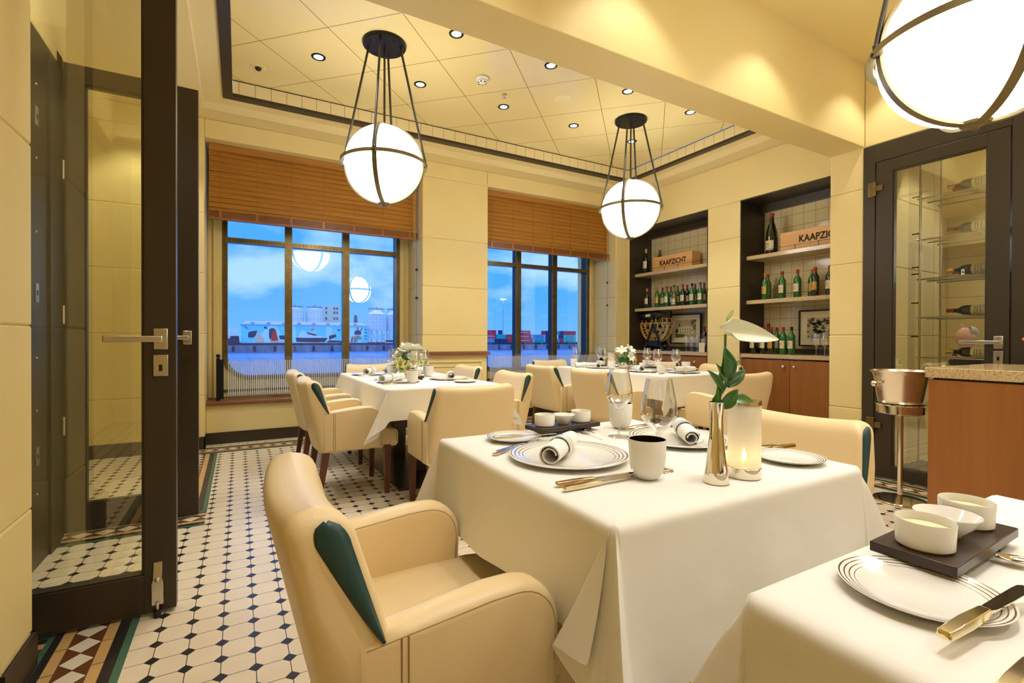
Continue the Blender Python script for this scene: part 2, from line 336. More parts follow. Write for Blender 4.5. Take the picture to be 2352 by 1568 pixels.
# floor
f=MB(); f.box(-2.0,9.5,-3.3,6.3,-.05,0); struct(f.build('floor','octagon',ang=0))
tgreen=strip_mat('border_green_tile',(.055,.14,.085),1,.15); tblack=strip_mat('border_black_tile',(.02,.017,.018),1,.15); ttan=strip_mat('border_tan_tile',(.55,.34,.13),1,.15)
tgx=strip_mat('border_green_tile_x',(.055,.14,.085),0,.15); tbx=strip_mat('border_black_tile_x',(.02,.017,.018),0,.15); ttx=strip_mat('border_tan_tile_x',(.55,.34,.13),0,.15)
TI=[0]
def trim(mb,mats,bev=0,ang=0):
    TI[0]+=1; return struct(mb.build('trim_%d'%TI[0],mats,ang=ang,bev=bev))
def border_y(x_in,y0,y1,sgn,ph=0):     # border running along Y, x_in = edge next to the octagons, sgn = direction outwards
    mb=MB(); w=[.025,.010,.025,.0,.034,.096,.034,.025,.028]
    mt=[0,1,1,1,2,3,2,1,0]; x=x_in
    for a,b in zip(w,mt):
        if a: mb.box(min(x,x+sgn*a),max(x,x+sgn*a),y0,y1,0,.0016,b); x+=sgn*a
    dm=diamond_mat('border_diamond_y',1,0,x_in+sgn*.142,.1013,.048,ph)
    return trim(mb,[tgreen,tblack,ttan,dm])
def border_x(y_in,x0,x1,sgn,ph=0):
    mb=MB(); w=[.025,.010,.025,.0,.034,.096,.034,.025,.028]; mt=[0,1,1,1,2,3,2,1,0]; y=y_in
    for a,b in zip(w,mt):
        if a: mb.box(x0,x1,min(y,y+sgn*a),max(y,y+sgn*a),0,.0020,b); y+=sgn*a
    dm=diamond_mat('border_diamond_x',0,1,y_in+sgn*.142,.1013,.048,ph)
    return trim(mb,[tgx,tbx,ttx,dm])
border_x(5.401,-.46,5.2,1); 
mb=MB(); mb.box(-1.3,5.2,5.678,5.85,0,.0012); trim(mb,'smalltile')
border_y(-.178,3.362,5.401,-1)
border_x(3.362,-.84,-.178,1)
border_y(-.338,-3.2,2.386,-1,.03)
border_x(2.387,-.95,-.604,-1)
border_y(4.135,-3.2,2.0,1)
border_y(4.925,2.35,5.401,1)
# window wall
w=MB(); stack(w,-2.0,-.295,5.65,6.5); stack(w,4.985,5.7,5.65,6.5)
w.box(1.935,2.815,5.665,6.5,-.04,.905)
stack(w,1.935,2.815,5.65,6.5,.93,3.257)
for dx in (0,3.09):
    w.box(-.295+dx,1.935+dx-(.04 if dx else 0),5.85,6.5,-.04,.42)
    w.box(-.295+dx,1.935+dx,5.65,6.5,3.07,3.257)
    w.box(-.295+dx,-.155+dx,6.20,6.5,.44,3.07); w.box(1.813+dx,1.935+dx,6.20,6.5,.44,3.07)
    w.box(-.155+dx,1.813+dx,6.20,6.5,.44,.63)
    w.box(-.245+dx,-.225+dx,6.17,6.2,.44,3.07); w.box(1.87+dx,1.885+dx,6.17,6.2,.44,3.07)
struct(w.build('wall_window','wall',ang=30,bev=.008,merge=False))
mb=MB()
for dx in (0,3.09):       # cream spandrels filling the rounded lower corners
    for sx,xc in ((1,-.155+dx),(-1,1.813+dx)):
        r=.26; cx=xc+sx*r; pts=[(xc,.63)]+[(cx-sx*r*math.cos(a*PI/20),.63+r-r*math.sin(a*PI/20)) for a in range(0,11)]
        mb.prism(pts,'y',6.2,6.24)
    mb.box(-.155+dx,1.813+dx,6.19,6.2,.500,.528,1)
trim(mb,['wall','slot'])
mb=MB(); mb.box(1.93,2.84,5.62,5.70,.89,.93); trim(mb,'sillwood',.004)
mb=MB(); 
for a,b,c,d,t in ((2.0,2.75,.80,.825,.012),(2.0,2.75,.16,.185,.012),(2.0,2.025,.185,.80,.012),(2.725,2.75,.185,.80,.012),(2.06,2.69,.745,.76,.008),(2.06,2.075,.24,.745,.008),(2.675,2.69,.24,.745,.008)): mb.box(a,b,5.665-t,5.665,c,d)
trim(mb,'wall',.004)
bb=MB(); bb.box(-.295,1.935,5.84,5.85,0,.12); bb.box(2.815,4.985,5.84,5.85,0,.12); bb.box(-2,-.29,5.64,5.65,0,.12); bb.box(1.93,2.82,5.64,5.70,0,.12); bb.box(-.30,-.29,5.64,5.85,0,.12); bb.box(4.98,5.23,5.64,5.65,0,.12); bb.box(4.98,4.99,5.64,5.85,0,.12)
struct(bb.build('baseboard_window','dark',ang=0))
def window(i,dx):
    fr=MB(); x0,x1,zb,zt=-.155+dx,1.813+dx,.63,3.06; w_=.046; r=.26
    out=[(x0,zt),(x0,zb+r)]+[(x0+r-r*math.cos(a*PI/20),zb+r-r*math.sin(a*PI/20)) for a in range(1,10)]+[(x0+r,zb),(x1-r,zb)]+[(x1-r+r*math.sin(a*PI/20),zb+r-r*math.cos(a*PI/20)) for a in range(1,10)]+[(x1,zb+r),(x1,zt)]
    ri=r-w_; inn=[(x0+w_,zt),(x0+w_,zb+r)]+[(x0+r-ri*math.cos(a*PI/20),zb+r-ri*math.sin(a*PI/20)) for a in range(1,10)]+[(x0+r,zb+w_),(x1-r,zb+w_)]+[(x1-r+ri*math.sin(a*PI/20),zb+r-ri*math.cos(a*PI/20)) for a in range(1,10)]+[(x1-w_,zb+r),(x1-w_,zt)]
    for (y0,y1,mi,ii) in ((6.185,6.215,0,inn),(6.215,6.34,2,inn)):
        rings=[[(p[0],y0,p[1]) for p in out],[(p[0],y0,p[1]) for p in ii],[(p[0],y1,p[1]) for p in ii],[(p[0],y1,p[1]) for p in out]]
        fr.loft(rings+[rings[0]],mi,caps=False,closed=False)
    for a,b in ((.462,.540),(1.105,1.183)):
        fr.box(a+dx,b+dx,6.18,6.212,zb+.03,zt,0); fr.box(a+.012+dx,b-.012+dx,6.212,6.33,zb+.03,zt,2)
    fr.box(x0+.02,x1-.02,6.183,6.211,2.150,2.205,0); fr.box(x0+.02,x1-.02,6.211,6.33,2.16,2.195,2)
    def rv(x,z): fr.lathe([(.006,-.005),(.0045,.0),(.001,.0)],(x,6.183-.002,z),6,1,'y') if False else fr.ball((x,6.182,z),.0058,1,6,4)
    z=.95
    while z<2.45: rv(x0+.024,z); rv(x1-.024,z); z+=.035
    z=.72
    while z<2.12:
        rv(.501+dx,z); rv(1.144+dx,z); z+=.042
    x=x0+.06
    while x<x1: rv(x,2.178); x+=.042
    o=struct(fr.build('window_%d'%i,['bronze','rivet','black'],ang=40))
    g=MB(); g.box(x0+.02,x1-.02,6.262,6.268,zb+.02,3.06); struct(g.build('glass_pane','glass',o,ang=0))
    s=MB(); s.box(-.30+dx,1.94+dx-(.04 if dx else 0),5.815,6.2,.40,.44); struct(s.build('window_sill','sillwood',o,bev=.008,merge=False))
window(1,0); window(2,3.09)
# niche wall (X = 5.225) with two openings; niche 1 Y 4.19-5.62, niche 2 Y 2.30-3.73
w=MB(); stack(w,5.225,5.75,3.73,4.19,0,2.76); w.box(5.225,5.75,2.2,5.65,2.76,3.257); w.box(5.225,5.75,5.62,5.65,0,2.76)
w.box(5.225,5.75,2.2,2.30,0,2.76)
struct(w.build('wall_niche','wall',bev=.008,merge=False,ang=30))
def niche(y0,y1):
    mb=MB(); mb.box(5.68,5.75,y0,y1,.93,2.76,1)
    mb.box(5.228,5.68,y0,y0+.012,.935,2.757); mb.box(5.228,5.68,y1-.012,y1,.935,2.757); mb.box(5.228,5.68,y0,y1,2.745,2.757); mb.box(5.60,5.681,y0,y1,2.66,2.745)
    mb.box(5.65,5.681,y0,y1,.935,.99)
    trim(mb,['dark','splash'])
niche(4.19,5.62); niche(2.30,3.73)
# pillar, door wall
w=MB(); stack(w,4.442,5.2249,2.05,2.31); w.box(4.442,4.75,-3.2,2.05,2.66,3.34); w.box(4.442,4.62,-3.2,.98,0,2.66)
struct(w.build('wall_right','wall',bev=.008,merge=False,ang=30))
bb=MB(); bb.box(4.43,4.442,2.05,2.315,0,.12); bb.box(4.43,4.442,-3.2,.98,0,.12); bb.box(5.21,5.225,3.74,4.18,0,.12); struct(bb.build('baseboard_right','dark',ang=0))
# beam
mb=MB(); mb.box(-1.6,4.442,2.048,2.31,2.665,3.055); mb.box(-1.6,4.442,2.048,2.31,3.055,3.48); mb.box(4.442,5.3,2.05,2.31,3.257,3.48); trim(mb,'wall',.005)
# ceiling
c=MB(); c.box(-.06,4.77,2.74,5.165,3.47,3.52); c.box(-1.6,4.75,-3.3,2.05,3.34,3.40,1)
struct(c.build('ceiling',['ceilpanel','ceil'],ang=0))
mb=MB()   # soffit ring at 3.33
mb.box(-.30,-.13,2.31,5.43,3.33,3.36); mb.box(4.85,5.0,2.31,5.43,3.33,3.36); mb.box(-.13,4.85,5.245,5.43,3.33,3.36); mb.box(-.13,4.85,2.31,2.66,3.33,3.36)
# cornice box against the walls
mb.box(-2.0,5.3,5.41,6.0,3.257,3.40); mb.box(-2.0,-.29,2.31,5.41,3.257,3.40); mb.box(4.99,5.3,2.31,5.41,3.257,3.40)
trim(mb,'soffit',.003)
mb=MB()
for z0,z1,mi,g in ((3.318,3.345,0,0),):
    mb.box(-.13,-.05,2.66,5.245,z0,z1); mb.box(4.77,4.85,2.66,5.245,z0,z1); mb.box(-.05,4.77,5.155,5.245,z0,z1); mb.box(-.05,4.77,2.66,2.75,z0,z1)
mb.box(-.064,-.056,2.74,5.165,3.458,3.47); mb.box(4.776,4.784,2.74,5.165,3.458,3.47); mb.box(-.05,4.77,5.161,5.169,3.458,3.47); mb.box(-.05,4.77,2.736,2.744,3.458,3.47)  # thin dark strips stand in for the shadow gap under the ceiling
trim(mb,'dark',0)
ry=strip_mat('riser_tile_y',(.78,.65,.34),1,.134); rx=strip_mat('riser_tile_x',(.78,.65,.34),0,.134)
mb=MB(); mb.box(-.08,-.052,2.74,5.16,3.33,3.459,0); mb.box(4.772,4.80,2.74,5.16,3.33,3.459,0); mb.box(-.05,4.77,5.157,5.18,3.33,3.459,1); mb.box(-.05,4.77,2.72,2.748,3.33,3.459,1); trim(mb,[ry,rx])
# left side
w=MB(); stack(w,-.95,-.60,1.93,2.19,0,3.257); stack(w,-1.6,-1.32,3.60,5.65,0,3.257); w.box(-1.6,-.84,2.19,3.60,2.56,3.257); w.box(-1.6,-.95,1.5,2.19,0,3.34); w.box(-1.6,-1.42,-3.2,1.5,0,3.34); w.box(-.95,-.60,1.5,2.05,2.7,3.34)
struct(w.build('wall_left','wall',bev=.008,merge=False,ang=30))
w=MB(); w.box(-1.6,4.7,-3.3,-3.2,0,3.34); struct(w.build('wall_back','wall',ang=0))
bb=MB(); bb.box(-.60,-.588,1.93,2.19,0,.12); bb.box(-.95,-.59,2.178,2.19,0,.12); bb.box(-1.33,-1.31,3.6,5.64,0,.12); struct(bb.build('baseboard_left','dark',ang=0))
# ---- doors. leaf profile: local x 0..w from hinge, thickness along y
def leaf(name,w,h,st,rails,mt,gl,label=None):
    mb=MB(); t=.025; z0=.015
    mb.box(0,st,-t,t,z0,h); mb.box(w-st,w,-t,t,z0,h); mb.box(st,w-st,-t,t,z0,rails[0]); mb.box(st,w-st,-t,t,h-rails[1],h)
    for s in (-1,1):
        y=s*(t-.004); e=.008
        mb.box(st,st+e,min(y,0),max(y,0),rails[0],h-rails[1]); mb.box(w-st-e,w-st,min(y,0),max(y,0),rails[0],h-rails[1]); mb.box(st,w-st,min(y,0),max(y,0),rails[0],rails[0]+e); mb.box(st,w-st,min(y,0),max(y,0),h-rails[1]-e,h-rails[1])
    o=struct(mb.build(name,mt,bev=.002)); 
    g=MB(); g.box(st,w-st,-.004,.004,rails[0],h-rails[1]); struct(g.build('glass_pane',gl,o,ang=0)); return o
def lever(o,x,z,side,dr,lock=True,keyz=.105,ln=.17):     # handle on face y = side*.025 pointing dr along x
    y=side*.025
    mb=MB(); mb.box(x-.024,x+.024,min(y,y+side*.008),max(y,y+side*.008),z-.042,z+.042); mb.tube([(x,y,z),(x,y+side*.05,z)],.011,14); mb.box(min(x+dr*-.012,x+dr*ln),max(x+dr*-.012,x+dr*ln),min(y+side*.045,y+side*.06),max(y+side*.045,y+side*.06),z-.012,z+.012)
    h=struct(mb.build('door_handle','steel',o,bev=.004))
    if lock:
        mb=MB(); mb.box(x-.024,x+.024,min(y,y+side*.008),max(y,y+side*.008),z-keyz-.042,z-keyz+.042,0); mb.lathe([(.009,0),(.009,.003)],(x,y+side*.008 if side>0 else y+side*.011,z-keyz+.008),14,1,'y'); mb.box(x-.006,x+.006,min(y+side*.008,y+side*.012),max(y+side*.008,y+side*.012),z-keyz-.022,z-keyz+.004,1)
        struct(mb.build('lock_plate',['steel','rivet'],o,bev=.002))
d1=leaf('door_1',.62,2.61,.105,(.165,.10),'dark','doorglass'); d1.location=(-.84,2.385,0)
lever(d1,.57,1.094,-1,-1)
mb=MB(); x=.56   # spring foot stop
mb.loft([[(x-.014,-.028,.21),(x+.014,-.028,.21),(x+.014,-.025,.21),(x-.014,-.025,.21)],[(x-.014,-.045,.15),(x+.014,-.045,.15),(x+.014,-.025,.15),(x-.014,-.025,.15)],[(x-.019,-.048,.135),(x+.019,-.048,.135),(x+.019,-.025,.135),(x-.019,-.025,.135)],[(x-.019,-.038,.045),(x+.019,-.038,.045),(x+.019,-.025,.045),(x-.019,-.025,.045)]],0)
mb.tube([(x,-.045,.06),(x,-.045,.02)],.006,10,0); mb.lathe([(.012,0),(.014,.03)],(x,-.045,0),14,1); mb.ball((x,-.047,.148),.010,0,10,6)
struct(mb.build('door_stop',['steel','foot'],d1,bev=.001))
d2=leaf('door_2',.645,2.61,.11,(.165,.10),'dark','doorglass'); d2.location=(-.862,3.56,0); lever(d2,.588,1.099,-1,-1,False,ln=.10)
# dark frame the leaves close against, with strike plates
mb=MB(); mb.box(-.93,-.84,2.2,3.43,0,2.56,0)
mb.box(-.84,-.828,3.28,3.43,0,2.53); mb.box(-.93,-.84,3.43,3.53,0,2.62)
for z in (.53,1.31,2.15): mb.box(-.84,-.836,3.105,3.145,z-.045,z+.045,1); mb.box(-.8365,-.8350,3.115,3.135,z-.012,z+.012,2)
for z in (.35,.75,1.0,1.6,1.95,2.3): mb.ball((-.84,3.12,z),.006,1,8,6)
for z in (.62,1.22,2.0): mb.tube([(-.825,3.46,z-.05),(-.825,3.46,z+.05)],.008,10,1)
mb.box(-.74,-.60,1.80,1.93,0,3.34,0)
struct(mb.build('door_frame',['dark','steel','black'],bev=.003))
# wine room door: frame + leaf on X = 4.442
mb=MB(); mb.box(4.43,4.52,1.965,2.049,0,2.655); mb.box(4.43,4.52,.99,1.175,0,2.655); mb.box(4.43,4.52,1.175,1.965,2.515,2.655)
mb.box(4.425,4.43,.99,1.17,0,2.65)
struct(mb.build('door_frame','dark',bev=.003))
d3=leaf('door_3',.775,2.51,.115,(.11,.09),'dark','doorglass'); d3.matrix_world=tr(4.455,1.958,0)@rot('Z',-PI/2)
# local x runs toward -Y ; local -y faces -X (room)
lever(d3,.725,1.085,-1,-1,keyz=.10,ln=.19)
for z in (2.30,.42):
    mb=MB(); mb.box(-.055,-.005,-.034,-.022,z-.058,z+.058); mb.box(-.008,.05,-.040,-.024,z-.020,z+.024); mb.tube([(-.004,-.036,z-.058),(-.004,-.036,z+.058)],.011,12); struct(mb.build('door_hinge','bronze',d3,bev=.003))
# ------------------------------------------------ lamps
def pendant(loc,zc,ztop,label,lam=True,rz=0):
    t=thing('globe_pendant',label,'pendant lamp',(loc[0],loc[1],zc),rz,'frosted globe pendants in brass cages')
    r=.305
    g=MB(); g.ball((0,0,0),r,0,48,24); o=g.build('globe',GM,t,ang=80)
    rg=MB(); 
    ring=lambda rr,w,h,fn: rg.loft([[fn(2*PI*i/64,rr-w/2,-h/2),fn(2*PI*i/64,rr+w/2,-h/2),fn(2*PI*i/64,rr+w/2,h/2),fn(2*PI*i/64,rr-w/2,h/2)] for i in range(65)],0,caps=False)
    ring(r+.022,.026,.028,lambda a,q,h:(q*math.cos(a),q*math.sin(a),h))
    rg.build('ring_band','ring',t,ang=40)
    rg=MB(); ring(r+.009,.012,.034,lambda a,q,h:(q*math.cos(a),h,q*math.sin(a))); ring(r+.009,.012,.034,lambda a,q,h:(h,q*math.cos(a),q*math.sin(a))); rg.build('cage_band','ring',t,ang=40)
    mb=MB(); mb.lathe([(.0,-.338),(.012,-.336),(.014,-.326),(.02,-.322),(.045,-.318),(.05,-.308),(.02,-.30)],(0,0,0),20); mb.build('finial','ring',t,ang=50)
    H=ztop-zc
    for k in range(4):
        a=k*PI/2; cx,cy=math.cos(a),math.sin(a)
        mb=MB(); mb.tube([(cx*(r+.024),cy*(r+.024),.02),(cx*.125,cy*.125,H-.02)],.0095,10,0); mb.ball((cx*(r+.024),cy*(r+.024),.0),.017,0,10,8); mb.ball((cx*(r+.024),cy*(r+.024),.03),.010,0,10,8); mb.build('hanging_rod','rod',t,ang=50)
    mb=MB(); mb.tube([(0,0,r-.01),(0,0,H-.02)],.009,10); mb.build('stem','rod',t,ang=50)
    mb=MB(); mb.lathe([(0,H-.028),(.165,H-.028),(.172,H-.018),(.172,H),(0,H)],(0,0,0),40,0)
    for k in range(4): a=PI/4+k*PI/2; mb.ball((.13*math.cos(a),.13*math.sin(a),H-.03),.007,0,8,6)
    mb.build('ceiling_canopy','black',t,ang=40); return t
GM=emis('lit_opal_glass',(1.0,.98,.96),GLOBE)
pendant((1.022,3.925),2.495,3.47,'large lit white globe pendant hanging above the table by the left window',rz=D(-28))
pendant((3.70,3.966),2.505,3.47,'smaller looking lit white globe pendant in front of the wine niches',rz=D(-57))
pendant((2.44,.75),2.235,3.34,'lit white globe pendant cut off by the top right corner above the front tables',rz=D(-45))
pendant((3.0,-1.7),2.4,3.34,'globe pendant added as fill light behind the viewpoint on the sideboard side',rz=0)  # unseen globe, added as fill from behind the camera
LM=emis('downlight_lens',(1,.97,.92),9.0)
def downlight(x,y,z,label,e=SPOT,ang=95,ring='black'):
    t=thing('recessed_downlight',label,'downlight',(x,y,z),0,'recessed ceiling downlights')
    mb=MB(); mb.lathe([(.036,-.001),(.040,-.006),(.056,-.005),(.058,.0),(.036,0.0)],(0,0,0),28); mb.build('bezel',ring,t,ang=50)
    mb=MB(); mb.lathe([(0,-.0035),(.036,-.0035),(.036,-.001),(0,-.001)],(0,0,0),24); mb.build('lens',LM,t,ang=0)
    l=bpy.data.lights.new('downlight_beam','SPOT'); l.energy=e; l.spot_size=D(ang); l.spot_blend=.5; l.shadow_soft_size=.035; l.color=(1,.97,.93)
    lo=bpy.data.objects.new('downlight_beam',l); C.objects.link(lo); lo.parent=t; lo.location=(0,0,-.012)
    return t
for r_,yy in (('near the window wall',4.385),('close to the ceiling beam',3.52)):
    for i,x in enumerate((.585,1.475,2.36,3.245,4.11)):
        downlight(x,yy,3.47,'%s recessed downlight from the left in the ceiling tray row %s'%(['first','second','third','fourth','fifth'][i],r_))
for i,(x,y) in enumerate(((.70,1.72),(1.88,1.72),(3.06,1.72),(4.2,1.72),(.8,.55),(1.5,.35),(3.6,.4),(1.0,-1.0),(3.2,-.6))):
    downlight(x,y,3.34,'recessed downlight on the near side of the beam %s'%['at its left end','left of its middle','right of its middle','beside the wine door','above the left of the front table','above the corner table','above the sideboard','behind the left of the viewer','behind the sideboard end'][i],e=SPOT*(.55 if i<4 else 1.2),ang=100 if i<4 else 110)
for i,(x,y) in enumerate(((-.72,2.75),(-.8,5.25))): downlight(x,y,3.257,'recessed downlight above the glazed doors on the left, %s'%('nearer one' if i==0 else 'farther one'),e=SPOT*1.0)
t=thing('smoke_detector','white round smoke detector on the ceiling between two downlights','smoke detector',(1.93,4.0,3.47))
mb=MB(); mb.lathe([(0,-.005),(.062,-.005),(.060,-.018),(.045,-.022),(.044,-.04),(.025,-.05),(0,-.05)],(0,0,0),28); mb.build('base','white',t,ang=35)
mb=MB(); [mb.box(-.006,.006,.030,.040,-.045,-.028) for _ in (0,)]; [mb.obox((.034*math.cos(a),.034*math.sin(a),-.044),(.006*math.cos(a+PI/2),.006*math.sin(a+PI/2),0),(.006*math.cos(a),.006*math.sin(a),0),(0,0,.004)) for a in (0,1,2,3,4,5)]; mb.build('vent','black',t,ang=0)
t=thing('ceiling_sprinkler','small chrome sprinkler head under the ceiling tray','sprinkler',(2.24,4.15,3.47)); mb=MB(); mb.lathe([(0,0),(.028,-.001),(.028,-.006),(.009,-.012),(.007,-.035),(.016,-.038),(.016,-.041),(.003,-.043),(.003,-.055),(0,-.055)],(0,0,0),18); mb.build('head','chrome',t,ang=40)
o=MB().lathe([(0,-.003),(.085,-.003),(.09,0),(0,0)],(0,0,0),32).build('ceiling_speaker','soffit',ang=40,loc=(2.80,3.97,3.47)); tag(o,'flush round cream speaker grille in the ceiling tray','speaker')
t=thing('dome_camera','small dome security camera at the left end of the ceiling tray','camera',(.147,4.82,3.47)); MB().lathe([(0,-.004),(.060,-.004),(.062,0),(0,0)],(0,0,0),28).build('plate','ceil',t); MB().ball((0,0,-.004),.026,0,16,10).build('dome','black',t,ang=80)
# ------------------------------------------------ blinds
def blind(x0,x1,label):
    t=thing('wooden_blind',label,'blind',((x0+x1)/2,5.80,2.31),0); w=(x1-x0)/2
    mb=MB(); mb.box(-w,w,-.035,.035,.69,.757); mb.build('headrail','blindwood',t,bev=.003)
    mb=MB(); z=.69
    while z>.098:
        c=Vector((0,0,z-.016)); a=D(76); mb.obox(c,(w,0,0),(0,.0315*math.cos(a),.0315*math.sin(a)),(0,-.0018*math.sin(a),.0018*math.cos(a))); z-=.0525
    mb.build('slats','blindwood',t,ang=0)
    mb=MB(); 
    for k in range(12): mb.box(-w,w,-.026,.026,.012+k*.0062,.0155+k*.0062)
    mb.box(-w,w,-.027,.027,-.004,.011); mb.build('bottom_stack','cherry',t,ang=0)
    n=7; mb=MB()
    for i in range(n):
        x=-w+.10+i*(2*w-.2)/(n-1); mb.box(x-.0012,x+.0012,-.030,-.028,.0,.70); mb.box(x-.012,x+.012,-.031,-.028,-.006,.085)
    mb.build('ladder_cord','cherry',t,ang=0)
    mb=MB(); 
    for dx in (.03,.045,.055): mb.tube([(w-dx,-.034,.70),(w-dx,-.034,-.1)],.0015,6)
    mb.build('pull_cord','soffit',t,ang=0)
    return t
blind(-.265,1.915,'brown wooden venetian blind half lowered over the left window')
blind(2.835,4.965,'brown wooden venetian blind half lowered over the right window')
for i,(x,y,zz) in enumerate(((1.93,5.83,(1.95,1.60)),(4.98,5.83,(1.97,1.62)))):
    mb=MB(); z1,z0=zz; mb.tube([(x-.01,y,2.3),(x-.01,y,.55)],.0016,6,1)
    for z in zz: mb.ball((x-.012,y,z),.015,0,12,8)
    tag(mb.build('blind_pull_cord',['black','sillwood']),'thin blind cord with two dark knobs on the window reveal %s'%('left of the middle column' if i==0 else 'beside the wine niches'),'cord')
# balustrades on the sills
def balus(dx,label):
    t=thing('glass_balustrade',label,'balustrade',(dx,5.93,.44))
    mb=MB(); mb.box(-.13,1.82,-.005,.005,.004,.455); mb.build('glass_panel','balglass',t,ang=0)
    mb=MB(); x=-.10
    while x<1.80: mb.box(x,x+.0095,-.0062,-.0052,.05,.415); x+=.0202
    mb.build('etched_stripes','frost',t,ang=0)
    for x in (-.19,1.86):
        mb=MB(); mb.box(x-.018,x+.018,-.02,.02,0,.445); mb.box(x+.018 if x<0 else x-.05,x+.05 if x<0 else x-.018,-.012,.012,.015,.43); mb.ball((x,0,.468),.021,0,16,10); mb.tube([(x,0,.44),(x,0,.46)],.008,8); mb.build('post','black',t,bev=.002)
    return t
balus(0,'etched striped glass balustrade on the sill of the left window'); balus(3.09,'etched striped glass balustrade on the sill of the right window')

t=thing('waste_bin','small dark banded bin at the bottom left edge of the picture','bin',(-.68,1.74,0))
MB().lathe([(0,0),(.10,0),(.105,.01),(.110,.10),(.114,.104),(.110,.108),(.114,.21),(.118,.214),(.114,.218),(.116,.31),(0,.31)],(0,0,0),36).build('body','black',t,ang=30)
MB().lathe([(.100,.31),(.124,.312),(.126,.335),(.112,.345),(.100,.335)],(0,0,0),36).build('rim','black',t,ang=40)
# ------------------------------------------------ CHAIRS (local: faces +y)
def make_chair():
    t=thing('dining_armchair','x','armchair')
    yr=lambda z:-.272-.110*((z-.34)/.48)
    th=lambda z:.135-.033*max(0,(z-.45)/.37)
    hw=lambda z:.283 if z<.60 else .283-.033*((z-.60)/.22)
    def ring(z,sh=0,top=0):
        w=hw(min(z,.82))-sh; a=yr(z)+sh; b=yr(z)+th(z)-sh; rr=max((.045 if z<.58 else max(.024,.045-.021*(z-.58)/.08))-sh*.6,.008); rf=.018; pts=[]
        xs=[w*math.cos(PI*k/28) for k in range(29)]
        def cr(x,r_): q=max(0,abs(x)-(w-r_)); return r_-math.sqrt(max(0,r_*r_-q*q))
        P=[(x,b-cr(x,rf)-.014*(1-(x/w)**2)) for x in xs]+[(x,a+cr(x,rr)-.022*(1-(x/w)**2)) for x in reversed(xs)]
        return [(x,y,z+top+.016*(x/.25)**2*max(0,(z-.6)/.22)) for x,y in P]
    def capr(z,sh,q):
        m_=yr(z)+th(z)/2; return [(x,y+(m_-y)*q,zz) for x,y,zz in ring(z,sh)]
    mb=MB(); mb.loft([ring(z) for z in (.34,.40,.45,.52,.58,.60,.62,.66,.70,.74,.765)]+[ring(.780,.003),ring(.792,.010),ring(.800,.019),capr(.8045,.026,.3),capr(.807,.030,.65),capr(.808,.032,1.0)]); mb.build('backrest','leather',t,ang=179)
    # teal side panels
    for s in (-1,1):
        mb=MB(); n=24; rows=[]
        for i in range(n+1):
            z=.598+.192*i/n; u=i/n; wd=.052*min(1,(u*1.2))**.8*(1 if u<.82 else math.sqrt(max(.004,1-((u-.82)/.18)**2)))+.001
            yf=yr(z)+th(z)-.016-(.052-wd)*.5*(1 if u>.82 else 0); x=hw(z)+.0005
            rows.append([(s*(x-.002),yf,z+.014*max(0,(z-.6)/.22)),(s*(x+.005),yf-.3*wd,z+.014*max(0,(z-.6)/.22)),(s*(x+.005),yf-.7*wd,z+.014*max(0,(z-.6)/.22)),(s*(x-.002),yf-wd,z+.014*max(0,(z-.6)/.22))])
        mb.loft(rows,caps=False,closed=False); o=mb.build('side_panel','teal',t,ang=179,solid=.006); o['label']='dark teal leather inset'
        # arm
        pr=[(-.26,.34),(.118,.34),(.128,.46),(.130,.52)]+[(.130-.095+.095*math.cos(a*PI/16),.535+.095*math.sin(a*PI/16)) for a in range(0,9)]+[(-.02,.631),(-.10,.624),(-.19,.612),(-.27,.600)]
        x0,x1=.214,.292
        mb=MB(); q=.026
        def ins(p,d):
            c=Vector((-.07,.48)); v=Vector(p)-c; return (c+v*(1-d/max(v.length,.01)))
        def lay(x,d): return [(s*x,*ins(p,d)) for p in pr]
        mb.loft([lay(x0,q),lay(x0+.003,.015),lay(x0+.010,.006),lay(x0+.022,.001),lay((x0+x1)/2,0),lay(x1-.022,.001),lay(x1-.010,.006),lay(x1-.003,.015),lay(x1,q)]); mb.build('arm','leather',t,ang=60)
        # stitched seams: down the joint of arm and back, and along the arm edge
        mb=MB()
        for dy in (-.198,-.186): mb.tube([(s*(x1+.0005),dy,z) for z in (.345,.45,.55,.60)],.0014,5)
        mb.tube([(s*(x1-.003),*ins(p,.017)) for p in pr[2:]],.0012,5); mb.tube([(s*(x0+.003),*ins(p,.017)) for p in pr[2:]],.0012,5)
        mb.build('seam','stitch',t,ang=0)
    # seat
    pr=[(-.20,.335),(.250,.335),(.257,.345),(.259,.42),(.250,.440),(.225,.456),(.15,.464),(.0,.466),(-.2,.462)]
    mb=MB(); mb.prism(pr,'x',-.232,.232); mb.build('seat','leather',t,ang=50,bev=.012,seg=3)
    mb=MB(); mb.box(-.278,.278,-.262,.13,.335,.352); mb.box(-.225,.225,.1,.245,.327,.345); mb.build('seat_frame','leather',t,bev=.006)
    mb=MB(); 
    for x in (-.234,.234): mb.tube([(x*.995,.18,.452),(x*.995,.215,.440),(x*.995,.240,.42),(x*.995,.247,.36)],.0014,5)
    mb.tube([(-.22,.234,.449),(.22,.234,.449)],.0013,5); mb.tube([(-.22,.222,.456),(.22,.222,.456)],.0013,5); mb.build('seam','stitch',t,ang=0)
    for x in (-.235,.235):
        for y,dy in ((-.235,-.05),(.175,.0)):
            mb=MB(); a,b=.024,.0165; mb.loft([[(x+sx*a,y+sy*a,.34) for sx,sy in ((-1,-1),(1,-1),(1,1),(-1,1))],[(x+sx*b,y+dy+sy*b,0) for sx,sy in ((-1,-1),(1,-1),(1,1),(-1,1))]]); mb.build('leg','legwood',t,bev=.003,ang=0)
    return t
chair=Kind(make_chair())
G1='armchairs at the small front table'; G2='armchairs around the table by the left window'; G3='armchairs around the table by the wine niches'
